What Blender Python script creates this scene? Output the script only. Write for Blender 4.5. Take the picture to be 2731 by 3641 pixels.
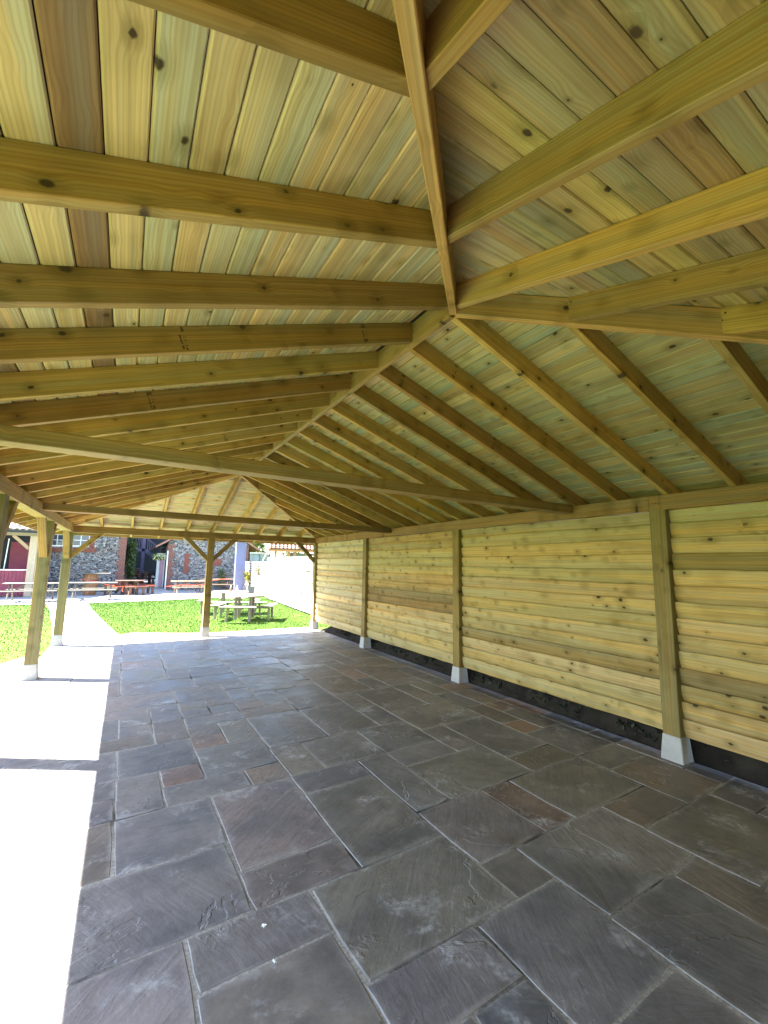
import bpy, bmesh, math, random
from mathutils import Vector, Matrix
import numpy as np

for o in list(bpy.data.objects):
    bpy.data.objects.remove(o, do_unlink=True)
scene = bpy.context.scene
COL = scene.collection
rng = random.Random(7)
V = Vector

# ------------------------------------------------------------------ camera
cam_d = bpy.data.cameras.new('camera')
cam = bpy.data.objects.new('camera', cam_d)
COL.objects.link(cam)
R_ = V((0.8546415711695635, -0.5189158028853992, 0.017724963882098887))
U_ = V((-0.08111017337202757, -0.09971211507029684, 0.9917049127052704))
F_ = V((0.5128439573636212, 0.8489899196244969, 0.12730746942583837))
M = Matrix((R_, U_, -F_)).transposed().to_4x4()
M.translation = V((-1.7242547885822967, -2.1396554671594887, 1.7211620886179695))
cam.matrix_world = M
cam_d.sensor_fit = 'HORIZONTAL'
cam_d.sensor_width = 36.0
cam_d.lens = 36.0 * 1502.897 / 2731.0
cam_d.clip_start = 0.02
cam_d.clip_end = 2000
scene.camera = cam

# ------------------------------------------------------------------ light
SUN_EL = math.radians(53.5)
SUN_AZ = math.atan2(-0.853, 0.522)          # from +Y towards +X
to_sun = V((math.sin(SUN_AZ) * math.cos(SUN_EL), math.cos(SUN_AZ) * math.cos(SUN_EL), math.sin(SUN_EL)))
world = bpy.data.worlds.new('World')
scene.world = world
world.use_nodes = True
wn = world.node_tree
sky = wn.nodes.new('ShaderNodeTexSky')
sky.sky_type = 'NISHITA'
sky.sun_disc = False
sky.sun_elevation = SUN_EL
sky.sun_rotation = SUN_AZ
bg = wn.nodes['Background']
bg.inputs['Strength'].default_value = 0.07
wn.links.new(sky.outputs[0], bg.inputs[0])
sun_d = bpy.data.lights.new('sun', 'SUN')
sun_d.energy = 5.0
sun_d.angle = math.radians(0.53)
sun_d.color = (1.0, 0.95, 0.87)
sun = bpy.data.objects.new('sun', sun_d)
COL.objects.link(sun)
sun.rotation_euler = (-to_sun).to_track_quat('-Z', 'Y').to_euler()
sun.location = to_sun * 60

scene.render.engine = 'CYCLES'
scene.cycles.use_denoising = True
scene.cycles.max_bounces = 10
scene.cycles.diffuse_bounces = 8
scene.cycles.glossy_bounces = 3
scene.cycles.transmission_bounces = 4
scene.cycles.sample_clamp_indirect = 8
scene.view_settings.view_transform = 'Standard'
scene.view_settings.look = 'None'
scene.view_settings.gamma = 1.0
scene.view_settings.exposure = 3.96
scene.view_settings.use_curve_mapping = False


# ------------------------------------------------------------------ node helper
class NB:
    def __init__(self, name, rough=0.7, spec=0.3):
        self.m = bpy.data.materials.new(name)
        self.m.use_nodes = True
        self.t = self.m.node_tree
        self.b = self.t.nodes['Principled BSDF']
        self.b.inputs['Roughness'].default_value = rough
        self.b.inputs['Specular IOR Level'].default_value = spec

    def n(self, typ, **kw):
        nd = self.t.nodes.new('ShaderNode' + typ)
        ins = kw.pop('ins', {})
        for k, v in kw.items():
            setattr(nd, k, v)
        for k, v in ins.items():
            self.set(nd.inputs[k], v)
        return nd

    def set(self, sock, v):
        if isinstance(v, bpy.types.NodeSocket):
            self.t.links.new(v, sock)
        else:
            if isinstance(v, tuple) and len(v) == 3 and sock.type == 'RGBA':
                v = (*v, 1)
            sock.default_value = v

    def math(self, op, a, b=0.0, c=0.0, clamp=False):
        nd = self.n('Math', operation=op, use_clamp=clamp)
        self.set(nd.inputs[0], a); self.set(nd.inputs[1], b); self.set(nd.inputs[2], c)
        return nd.outputs[0]

    def vmath(self, op, a, b=(0, 0, 0), out=0):
        nd = self.n('VectorMath', operation=op)
        self.set(nd.inputs[0], a); self.set(nd.inputs[1], b)
        return nd.outputs['Value'] if op in ('LENGTH', 'DISTANCE', 'DOT_PRODUCT') else nd.outputs[0]

    def noise(self, vec, scale=1.0, detail=3.0, rough=0.55, dist=0.0):
        nd = self.n('TexNoise', ins={'Vector': vec, 'Scale': scale, 'Detail': detail, 'Roughness': rough, 'Distortion': dist})
        return nd.outputs[0]

    def ramp(self, f, lo, hi, a=0.0, b=1.0):
        nd = self.n('MapRange', interpolation_type='SMOOTHSTEP')
        self.set(nd.inputs['Value'], f)
        self.set(nd.inputs['From Min'], lo); self.set(nd.inputs['From Max'], hi)
        self.set(nd.inputs['To Min'], a); self.set(nd.inputs['To Max'], b)
        return nd.outputs['Result']

    def mix(self, f, a, b, mode='MIX'):
        nd = self.n('Mix', data_type='RGBA', blend_type=mode)
        self.set(nd.inputs['Factor'], f)
        self.set(nd.inputs['A'], a); self.set(nd.inputs['B'], b)
        return nd.outputs['Result']

    def bump(self, h, strength=0.3, dist=0.01):
        nd = self.n('Bump', ins={'Height': h, 'Strength': strength, 'Distance': dist})
        self.t.links.new(nd.outputs[0], self.b.inputs['Normal'])

    def col(self, c):
        self.set(self.b.inputs['Base Color'], c)

    def coords(self):
        """object-space position shifted per object"""
        tc = self.n('TexCoord').outputs['Object']
        oi = self.n('ObjectInfo')
        cx = self.n('CombineXYZ', ins={0: self.math('MULTIPLY', oi.outputs['Random'], 37.0), 1: self.math('MULTIPLY', oi.outputs['Random'], 91.0), 2: self.math('MULTIPLY', oi.outputs['Random'], 53.0)})
        return self.vmath('ADD', tc, cx.outputs[0]), oi, tc


def wood(name, knots=1.0, rough=0.62, weather=0.0, ringamt=0.30, usecolor=True, base=(0.5, 0.4, 0.2), knotcol=(0.055, 0.035, 0.014), spec=0.25, green=0.5):
    m = NB(name, rough, spec)
    P, oi, tc = m.coords()
    basec = oi.outputs['Color'] if usecolor else m.n('RGB').outputs[0]
    if not usecolor:
        basec.node.outputs[0].default_value = (*base, 1)
    # ---- knots
    sc = (4.2, 9.0, 1.5)
    Pk = m.vmath('MULTIPLY', P, sc)
    vor = m.n('TexVoronoi', voronoi_dimensions='3D', feature='F1', ins={'Vector': Pk, 'Scale': 1.0, 'Randomness': 1.0})
    dv = m.vmath('SUBTRACT', P, m.vmath('DIVIDE', vor.outputs['Position'], sc))
    dv = m.vmath('MULTIPLY', dv, (0.72, 1.0, 0.12))
    kd = m.vmath('LENGTH', dv)
    kr = m.n('SeparateColor', ins={0: vor.outputs['Color']})
    rad = m.math('MULTIPLY', m.ramp(kr.outputs[0], 0.12, 1.0, 0.22, 1.0), m.math('MULTIPLY', m.ramp(kr.outputs[0], 0.10, 0.14), 0.0165 * knots))
    kn = m.noise(P, 60, 2)
    kd2 = m.math('ADD', kd, m.math('MULTIPLY', m.math('SUBTRACT', kn, 0.5), 0.010))
    ratio = m.math('DIVIDE', kd2, m.math('ADD', rad, 0.0004))
    core = m.ramp(ratio, 1.05, 0.55)
    halo = m.math('MULTIPLY', m.ramp(ratio, 3.6, 0.9), m.ramp(kr.outputs[0], 0.10, 0.2))
    # ---- grain : rings around a wandering pith, bent round the knots
    warp = m.noise(m.vmath('MULTIPLY', P, (0.45, 2.6, 2.6)), 1.0, 1.5)
    sep = m.n('SeparateXYZ', ins={0: P})
    bend = m.math('MULTIPLY', m.ramp(kd, 0.06, 0.0), 0.016)
    r0 = m.math('ADD', m.math('ADD', sep.outputs[1], m.math('MULTIPLY', sep.outputs[2], 0.6)), bend)
    r1 = m.math('ADD', r0, m.math('MULTIPLY', warp, 0.075))
    ring = m.math('SINE', m.math('MULTIPLY', r1, 480.0))
    ring = m.ramp(ring, -0.2, 1.0)
    ring2 = m.math('SINE', m.math('MULTIPLY', r1, 210.0))
    ring2 = m.ramp(ring2, 0.1, 1.0)
    streak = m.noise(m.vmath('ADD', m.vmath('MULTIPLY', P, (0.9, 42, 42)), (0, 0, 0)), 1.0, 4.0, 0.6)
    broad = m.noise(m.vmath('MULTIPLY', P, (0.35, 13, 13)), 1.0, 2.0)
    blot = m.noise(P, 2.2, 3.0)
    # ---- colour
    sapc = m.mix(1.0, basec, (1.22, 1.06, 0.72), 'MULTIPLY')
    grnc = m.mix(1.0, basec, (0.93, 1.0, 0.98), 'MULTIPLY')
    c = m.mix(m.ramp(broad, 0.40, 0.62), grnc, sapc)
    c = m.mix(m.math('MULTIPLY', m.ramp(m.noise(P, 1.3, 2.0), 0.52, 0.72), green), c, m.mix(1.0, basec, (0.80, 0.97, 0.86), 'MULTIPLY'))
    c = m.mix(m.math('MULTIPLY', ring, ringamt), c, m.mix(1.0, basec, (0.62, 0.46, 0.30), 'MULTIPLY'))
    c = m.mix(m.math('MULTIPLY', ring2, ringamt * 0.8), c, m.mix(1.0, basec, (0.70, 0.55, 0.38), 'MULTIPLY'))
    c = m.mix(m.ramp(streak, 0.42, 0.66, 0.0, 0.62), c, m.mix(1.0, basec, (0.68, 0.585, 0.41), 'MULTIPLY'))
    c = m.mix(m.ramp(blot, 0.45, 0.72, 0.0, 0.6), c, m.mix(1.0, c, (0.70, 0.65, 0.54), 'MULTIPLY'))
    c = m.mix(m.math('MULTIPLY', halo, 0.55), c, m.mix(1.0, c, (0.50, 0.50, 0.36), 'MULTIPLY'))
    c = m.mix(core, c, knotcol)
    if weather:
        c = m.mix(weather, c, m.mix(1.0, basec, (1.0, 0.98, 0.95), 'MULTIPLY'))
    m.col(c)
    h = m.math('ADD', m.math('MULTIPLY', streak, 0.6), m.math('MULTIPLY', ring, 0.25))
    m.bump(h, 0.25, 0.002)
    return m.m


def simple(name, c, rough=0.8, spec=0.3, var=0.25, scale=6.0, bump=0.0, bscale=60.0, usecolor=False, metal=0.0):
    m = NB(name, rough, spec)
    P, oi, tc = m.coords()
    base = oi.outputs['Color'] if usecolor else c
    dark = m.mix(1.0, base, (1 - var, 1 - var, 1 - var), 'MULTIPLY')
    nz = m.noise(P, scale, 5.0, 0.6)
    m.col(m.mix(m.ramp(nz, 0.3, 0.7), dark, base))
    m.b.inputs['Metallic'].default_value = metal
    if bump:
        m.bump(m.noise(P, bscale, 4.0), bump, 0.01)
    return m.m


M_BOARD = wood('treated_board', knots=1.05, ringamt=0.30, green=0.40)
M_BEAM = wood('treated_beam', knots=1.3, ringamt=0.36, green=0.20)
M_WALL = wood('treated_wall_board', knots=1.25, ringamt=0.32, rough=0.66, green=0.12)
M_OLD = wood('weathered_timber', knots=0.6, weather=0.55, ringamt=0.3, usecolor=True, green=0.0)

# stone slab -------------------------------------------------------
m = NB('sandstone_slab', 0.62, 0.35)
P, oi, tc = m.coords()
big = m.noise(P, 1.6, 3.0, 0.5)
ledge_n = m.noise(m.vmath('MULTIPLY', P, (1.0, 1.35, 1.0)), 1.3, 7.0, 0.6, 0.5)
steps = m.math('MULTIPLY', ledge_n, 6.0)
fr = m.math('FRACT', steps)
fl = m.math('FLOOR', steps)
terr = m.math('ADD', fl, m.ramp(fr, 0.86, 1.0))
edge = m.math('MULTIPLY', m.ramp(fr, 0.80, 0.93), m.ramp(fr, 1.0, 0.95))
amp = m.ramp(m.noise(P, 0.9, 1.0), 0.45, 0.62)
fine = m.noise(P, 38, 5.0, 0.65)
vr = m.n('VectorRotate', rotation_type='Z_AXIS', ins={'Vector': P, 'Angle': m.math('MULTIPLY', oi.outputs['Random'], 19.0)})
lin = m.noise(m.vmath('MULTIPLY', vr.outputs[0], (3.0, 17.0, 1.0)), 1.0, 5.0, 0.62, 0.5)
gen = m.n('TexCoord').outputs['Generated']
gs = m.n('SeparateXYZ', ins={0: gen})
ex_ = m.math('MINIMUM', gs.outputs[0], m.math('SUBTRACT', 1.0, gs.outputs[0]))
ey_ = m.math('MINIMUM', gs.outputs[1], m.math('SUBTRACT', 1.0, gs.outputs[1]))
rim = m.math('MINIMUM', ex_, ey_)
rimn = m.math('ADD', rim, m.math('MULTIPLY', m.math('SUBTRACT', m.noise(P, 7.0, 5.0, 0.65), 0.5), 0.22))
rimd = m.ramp(rimn, 0.07, -0.02)
c = m.mix(m.ramp(big, 0.35, 0.65), m.mix(1.0, oi.outputs['Color'], (0.66, 0.68, 0.73), 'MULTIPLY'), m.mix(1.0, oi.outputs['Color'], (1.20, 1.16, 1.08), 'MULTIPLY'))
c = m.mix(m.ramp(lin, 0.4, 0.75, 0.0, 0.35), c, m.mix(1.0, c, (0.66, 0.66, 0.68), 'MULTIPLY'))
c = m.mix(m.ramp(m.noise(P, 3.0, 3.0), 0.56, 0.72, 0.0, 0.5), c, m.mix(1.0, c, (0.55, 0.56, 0.6), 'MULTIPLY'))
eff = m.math('MULTIPLY', m.ramp(m.noise(P, 2.7, 6.0, 0.68, 0.4), 0.54, 0.72), m.ramp(m.noise(vr.outputs[0], 30.0, 4.0), 0.3, 0.6))
c = m.mix(m.math('MULTIPLY', eff, 0.7), c, (0.54, 0.56, 0.60))
c = m.mix(m.math('MULTIPLY', rimd, 0.45), c, (0.42, 0.42, 0.42))
c = m.mix(m.ramp(m.noise(P, 11.0, 6.0, 0.7), 0.42, 0.66, 0.0, 0.45), c, m.mix(1.0, c, (0.62, 0.61, 0.60), 'MULTIPLY'))
c = m.mix(m.math('MULTIPLY', m.math('MULTIPLY', edge, amp), 0.15), c, m.mix(1.0, c, (1.5, 1.5, 1.5), 'MULTIPLY'))  # painted highlight along the ledge edges
c = m.mix(m.ramp(fine, 0.35, 0.75, 0.0, 0.35), c, m.mix(1.0, c, (0.75, 0.75, 0.75), 'MULTIPLY'))
m.col(c)
m.set(m.b.inputs['Roughness'], m.ramp(big, 0.3, 0.7, 0.40, 0.60))
hh = m.math('ADD', m.math('MULTIPLY', m.math('MULTIPLY', terr, amp), 0.5), m.math('ADD', m.math('MULTIPLY', fine, 0.22), m.math('MULTIPLY', lin, 0.6)))
m.bump(hh, 0.9, 0.009)
M_SLAB = m.m

m = NB('mortar_joint', 0.9, 0.1)
P, oi, tc = m.coords()
c = m.mix(m.ramp(m.noise(P, 1.7, 4.0), 0.34, 0.56), (0.10, 0.098, 0.095), (0.46, 0.445, 0.42))
c = m.mix(m.ramp(m.noise(P, 60.0, 3.0), 0.3, 0.7), m.mix(1.0, c, (0.6, 0.6, 0.6), 'MULTIPLY'), c)
m.col(c); m.bump(m.noise(P, 90, 3), 0.4, 0.004)
M_MORTAR = m.m

m = NB('cast_concrete', 0.85, 0.2)
P, oi, tc = m.coords()
sp = m.noise(P, 260, 2.0)
c = m.mix(m.ramp(m.noise(P, 5, 4), 0.3, 0.7), (0.40, 0.40, 0.39), (0.52, 0.52, 0.51))
c = m.mix(m.ramp(sp, 0.4, 0.65, 0.0, 0.35), c, (0.18, 0.18, 0.18))
m.col(c); m.bump(sp, 0.25, 0.003)
M_CONC = m.m

m = NB('lawn_soil', 0.95, 0.1)
tc = m.n('TexCoord').outputs['Object']
big = m.noise(tc, 0.6, 4.0)
mid = m.noise(tc, 5.0, 5.0, 0.65)
fin = m.noise(m.vmath('MULTIPLY', tc, (1, 0.6, 1)), 55.0, 4.0, 0.7)
g = m.mix(m.ramp(mid, 0.3, 0.7), (0.048, 0.102, 0.014), (0.075, 0.135, 0.022))
g = m.mix(m.ramp(big, 0.4, 0.65, 0.0, 0.4), g, (0.095, 0.145, 0.028))
g = m.mix(m.ramp(fin, 0.3, 0.7), m.mix(1.0, g, (0.75, 0.78, 0.7), 'MULTIPLY'), m.mix(1.0, g, (1.15, 1.12, 1.0), 'MULTIPLY'))
m.col(g); m.bump(fin, 0.4, 0.02)
M_LAWN = m.m

M_DIRT = simple('wall_mortar', (0.075, 0.070, 0.062), 0.95, 0.1, 0.5, 9.0, 0.5, 50)
M_SOIL = simple('bare_soil', (0.34, 0.28, 0.20), 0.95, 0.1, 0.45, 4.0, 0.6, 40)
M_DARKSOIL = simple('dark_soil', (0.035, 0.030, 0.023), 0.95, 0.1, 0.5, 5.0, 0.8, 30)
M_PATIO = simple('pale_concrete_patio', (0.36, 0.345, 0.33), 0.9, 0.2, 0.18, 1.5, 0.2, 80)

m = NB('grass_blade', 0.55, 0.3)
geo = m.n('NewGeometry').outputs['Random Per Island']
tc = m.n('TexCoord').outputs['Object']
c = m.mix(geo, (0.048, 0.105, 0.014), (0.080, 0.145, 0.022))
c = m.mix(m.ramp(m.noise(tc, 1.1, 3.0), 0.50, 0.75, 0.0, 0.40), c, (0.11, 0.16, 0.03))
m.col(c)
m.b.inputs['Subsurface Weight'].default_value = 0.0
M_GRASS = m.m

m = NB('leaf', 0.5, 0.35)
geo = m.n('NewGeometry').outputs['Random Per Island']
oi = m.n('ObjectInfo')
m.col(m.mix(geo, m.mix(1.0, oi.outputs['Color'], (0.5, 0.55, 0.5), 'MULTIPLY'), m.mix(1.0, oi.outputs['Color'], (1.5, 1.35, 1.2), 'MULTIPLY')))
M_LEAF = m.m

# flint --------------------------------------------------------------
m = NB('flint_wall', 0.45, 0.5)
tc = m.n('TexCoord').outputs['Object']
sq = m.vmath('MULTIPLY', tc, (8.0, 8.0, 10.5))
v1 = m.n('TexVoronoi', feature='F1', ins={'Vector': sq, 'Scale': 1.0})
v2 = m.n('TexVoronoi', feature='DISTANCE_TO_EDGE', ins={'Vector': sq, 'Scale': 1.0})
rc = m.n('SeparateColor', ins={0: v1.outputs['Color']})
fc = m.mix(rc.outputs[0], (0.018, 0.018, 0.024), (0.16, 0.16, 0.17))
fc = m.mix(m.ramp(rc.outputs[1], 0.6, 0.85), fc, (0.36, 0.355, 0.35))
fc = m.mix(m.ramp(rc.outputs[2], 0.88, 0.95), fc, (0.30, 0.20, 0.13))
mor = m.ramp(v2.outputs['Distance'], 0.10, 0.05)
m.col(m.mix(mor, fc, (0.22, 0.205, 0.19)))
m.bump(m.ramp(v2.outputs['Distance'], 0.0, 0.3), 1.0, 0.05)
M_FLINT = m.m

m = NB('red_brick', 0.85, 0.2)
tc = m.n('TexCoord').outputs['Object']
sx = m.n('SeparateXYZ', ins={0: tc})
cx = m.n('CombineXYZ', ins={0: m.math('ADD', sx.outputs[0], sx.outputs[1]), 1: sx.outputs[2], 2: 0.0})
br = m.n('TexBrick', ins={'Vector': cx.outputs[0], 'Color1': (0.20, 0.062, 0.042, 1), 'Color2': (0.14, 0.048, 0.036, 1), 'Mortar': (0.24, 0.20, 0.18, 1), 'Scale': 1.0, 'Mortar Size': 0.008, 'Brick Width': 0.225, 'Row Height': 0.075})
m.col(m.mix(m.ramp(m.noise(tc, 9, 3), 0.4, 0.7, 0, 0.4), br.outputs[0], (0.20, 0.09, 0.06)))
m.bump(br.outputs[1], -0.5, 0.01)
M_BRICK = m.m

m = NB('limestone', 0.9, 0.15)
P, oi, tc = m.coords()
c = m.mix(m.ramp(m.noise(P, 6, 5, 0.65), 0.3, 0.7), (0.24, 0.225, 0.20), (0.42, 0.405, 0.375))
c = m.mix(m.ramp(m.noise(P, 2.1, 4), 0.55, 0.75, 0, 0.5), c, (0.11, 0.108, 0.095))
m.col(c); m.bump(m.noise(P, 18, 5, 0.65), 0.7, 0.02)
M_LIME = m.m

M_TILE = simple('clay_pantile', (0.42, 0.30, 0.25), 0.8, 0.2, 0.3, 7.0, 0.3, 60, usecolor=True)
M_ROOF = simple('roof_covering_felt', (0.08, 0.075, 0.07), 0.95, 0.1, 0.3)
M_MAROON = simple('maroon_paint', (0.20, 0.028, 0.055), 0.55, 0.4, 0.2, 3.0)
M_WHITE = simple('white_paint', (0.78, 0.78, 0.76), 0.5, 0.4, 0.08, 3.0)
M_BLACK = simple('black_paint', (0.018, 0.018, 0.02), 0.5, 0.4, 0.2)
M_SHADE_BLUE = simple('grey_paint_blue_shade', (0.115, 0.125, 0.22), 0.6, 0.3, 0.12, 2.0)  # light grey paint with the column's bluish shade put into its colour
M_PURPLE = simple('slate_blue_paint', (0.16, 0.15, 0.25), 0.6, 0.3, 0.15, 3.0)
M_DARKCLAD = simple('dark_cladding', (0.030, 0.032, 0.042), 0.8, 0.2, 0.3, 2.0)
M_PINK = simple('pink_paint', (0.62, 0.38, 0.46), 0.6, 0.3, 0.2, 3.0)
M_ORANGE = simple('orange_tape', (0.55, 0.10, 0.045), 0.5, 0.4, 0.1)
M_GREY = simple('grey_panel', (0.22, 0.22, 0.23), 0.7, 0.3, 0.2)
M_PLASTIC = simple('dark_planter', (0.10, 0.105, 0.12), 0.6, 0.4, 0.2)
M_INK = simple('black_ink', (0.012, 0.010, 0.008), 0.7, 0.2, 0.2)
M_FLUFF = simple('white_fluff', (0.85, 0.85, 0.85), 0.9, 0.1, 0.1)
m = NB('window_glass', 0.05, 0.6)
m.col((0.05, 0.07, 0.10))
M_GLASS = m.m
m = NB('pale_blue_glass', 0.08, 0.6)
m.col((0.30, 0.46, 0.58))
M_BGLASS = m.m


# ------------------------------------------------------------------ object helpers
def link(name, me, parent=None, mat=None, color=None, mw=None):
    o = bpy.data.objects.new(name, me)
    COL.objects.link(o)
    if mat is not None and me is not None and not me.materials:
        me.materials.append(mat)
    if color is not None:
        o.color = (*color, 1)
    if parent is not None:
        o.parent = parent
        if mw is not None:
            o.matrix_local = parent.matrix_world.inverted() @ mw if False else PW(parent).inverted() @ mw
    elif mw is not None:
        o.matrix_world = mw
    WORLD[o.name] = mw.copy() if mw is not None else (PW(parent) if parent is not None else Matrix())
    return o


WORLD = {}


def PW(o):
    return WORLD.get(o.name, Matrix())


def thing(name, label, cat, loc=(0, 0, 0), rz=0.0, group=None):
    o = bpy.data.objects.new(name, None)
    COL.objects.link(o)
    o.empty_display_size = 0.2
    mw = Matrix.Translation(V(loc)) @ Matrix.Rotation(rz, 4, 'Z')
    o.matrix_world = mw
    WORLD[o.name] = mw
    tag(o, label, cat, group)
    return o


def tag(o, label, cat, group=None):
    o['label'] = label; o['category'] = cat
    if group: o['group'] = group
    return o


def mesh(name, verts, faces, smooth=False):
    me = bpy.data.meshes.new(name)
    me.from_pydata([tuple(v) for v in verts], [], faces)
    me.validate(clean_customdata=False)
    if smooth:
        me.polygons.foreach_set('use_smooth', [True] * len(me.polygons))
    me.update()
    return me


def section(d, t, c):
    hy, hz = d / 2, t / 2
    return [(-hy + c, -hz), (hy - c, -hz), (hy, -hz + c), (hy, hz - c), (hy - c, hz), (-hy + c, hz), (-hy, hz - c), (-hy, -hz + c)]


def beam(name, parent, P, D, Yd, d, t, pl0, pl1, mat, color, c=0.004, rings=0, jit=0.0, bulge=0.0):
    """prismatic timber: axis through P along D, depth d along Yd, thickness t; ends cut by planes (point, normal)"""
    P = V(P); D = V(D).normalized(); Yd = V(Yd); Yd = (Yd - D * Yd.dot(D)).normalized(); Zd = D.cross(Yd)
    def cut(pl, off):
        p, n = V(pl[0]), V(pl[1])
        return (p - off).dot(n) / D.dot(n)
    sec = section(d, t, c)
    if bulge:
        hy_ = d / 2 - c
        sec = [sec[0]] + [(hy_ * q_, -t / 2 - bulge * (1 - q_ * q_)) for q_ in (-0.75, -0.4, 0.0, 0.4, 0.75)] + sec[1:]
    NS = len(sec)
    # origin of the object: mid of the piece
    s0 = cut(pl0, P); s1 = cut(pl1, P)
    O = P + D * (s0 + s1) / 2
    verts = []; n = rings + 2
    for k in range(n):
        f = k / (n - 1)
        jy = rng.uniform(-jit, jit) if 0 < k < n - 1 else 0
        jy2 = rng.uniform(-jit, jit) if 0 < k < n - 1 else 0
        for (y, z) in sec:
            off = O + Yd * y + Zd * z
            a = cut(pl0, off); b = cut(pl1, off)
            yy = y + (jy if y > 0 else jy2)
            verts.append((a + (b - a) * f, yy, z))
    faces = []
    for k in range(n - 1):
        for i in range(NS):
            j = (i + 1) % NS
            faces.append((k * NS + i, (k + 1) * NS + i, (k + 1) * NS + j, k * NS + j))
    faces.append(tuple(range(NS)))
    faces.append(tuple(reversed(range((n - 1) * NS, n * NS))))
    me = mesh(name, verts, faces)
    mw = Matrix((D, Yd, Zd)).transposed().to_4x4(); mw.translation = O
    return link(name, me, parent, mat, color, mw)


def bar(name, parent, a, b, d, t, mat, color=None, up=(0, 0, 1), c=0.004):
    """straight squared timber from a to b (depth d along up)"""
    a, b = V(a), V(b); D = (b - a).normalized()
    up = V(up)
    if abs(D.dot(up)) > 0.99: up = V((0, 1, 0))
    return beam(name, parent, (a + b) / 2, D, up, d, t, (a, D), (b, D), mat, color, c)


def box(name, parent, lo, hi, mat, color=None, c=0.004):
    """axis aligned bevelled box, world coordinates (longest side becomes local x)"""
    lo, hi = V(lo), V(hi)
    ctr = (lo + hi) / 2; s = hi - lo
    ax = max(range(3), key=lambda i: s[i])
    D = V((0, 0, 0)); D[ax] = 1
    rest = [i for i in range(3) if i != ax]
    yi = max(rest, key=lambda i: s[i])
    Yd = V((0, 0, 0)); Yd[yi] = 1
    zi = [i for i in rest if i != yi][0]
    c = min(c, s[zi] * 0.3)
    a = ctr.copy(); a[ax] = lo[ax]
    b = ctr.copy(); b[ax] = hi[ax]
    return beam(name, parent, ctr, D, Yd, s[yi], s[zi], (a, D), (b, D), mat, color, c)


def prism(name, parent, pts, y0, y1, mat, color=None):
    """polygon in XZ extruded along Y, world coordinates"""
    n = len(pts)
    verts = [(x, y0, z) for x, z in pts] + [(x, y1, z) for x, z in pts]
    faces = [tuple(range(n)), tuple(reversed(range(n, 2 * n)))]
    for i in range(n):
        j = (i + 1) % n
        faces.append((j, i, n + i, n + j))
    return link(name, mesh(name, verts, faces), parent, mat, color, Matrix())


def lathe(name, parent, prof, seg, mat, color=None, mw=Matrix()):
    verts, faces = [], []
    for r, z in prof:
        for k in range(seg):
            a = 2 * math.pi * k / seg
            verts.append((r * math.cos(a), r * math.sin(a), z))
    for i in range(len(prof) - 1):
        for k in range(seg):
            l = (k + 1) % seg
            faces.append((i * seg + k, i * seg + l, (i + 1) * seg + l, (i + 1) * seg + k))
    faces.append(tuple(reversed(range(seg))))
    faces.append(tuple(range((len(prof) - 1) * seg, len(prof) * seg)))
    return link(name, mesh(name, verts, faces), parent, mat, color, mw)


def structure(o):
    o['kind'] = 'structure'
    return o


def jitc(c, a=0.08):
    f = 1 + rng.uniform(-a, a)
    return tuple(max(0.0, x * f * (1 + rng.uniform(-a * 0.4, a * 0.4))) for x in c)


# ================================================================== GROUND
GX = 400
structure(link('ground', mesh('ground', [(-GX, -GX, -0.045), (GX, -GX, -0.045), (GX, GX, -0.045), (-GX, GX, -0.045)], [(0, 1, 2, 3)]), None, M_LAWN, None, Matrix()))


def sheet(name, pts, z, mat):
    return structure(link(name, mesh(name, [(x, y, z) for x, y in pts], [tuple(range(len(pts)))]), None, mat, None, Matrix()))


path_l = [(-2.9, 9.36), (-3.05, 10.5), (-3.35, 13), (-3.8, 16.5), (-4.3, 19.7)]
path_r = [(-1.6, 9.36), (-1.75, 10.2), (-2.2, 13.4), (-2.6, 16.5), (-2.95, 19.7)]
sheet('path', path_l[::-1] + path_r, -0.022, M_PATIO)
sheet('patio', [(-16, 19.7), (-4.3, 19.7), (-2.95, 19.62), (0.4, 20.4), (1.75, 21.1), (4.6, 21.9), (4.9, 27.0), (5.2, 29.5), (-16, 29.5)], -0.016, M_PATIO)
# rising alley between the two flint buildings
structure(link('alley', mesh('alley', [(-1.9, 24.5, -0.012), (0.55, 24.5, -0.012), (0.55, 42, 0.50), (-1.9, 42, 0.50)], [(0, 1, 2, 3)]), None, M_PATIO, None, Matrix()))
sheet('soil_margin', [(-3.75, 3.0), (-3.1, 3.0), (-2.9, 4.5), (-2.93, 7.2), (-3.12, 8.2), (-3.5, 7.3), (-3.95, 5.6)], -0.036, M_SOIL)
sheet('worn_edge', [(-1.55, 9.36), (1.0, 9.36), (0.9, 9.5), (0.1, 9.62), (-0.6, 9.95), (-1.4, 10.4), (-1.72, 10.2)], -0.034, M_SOIL)

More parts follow.
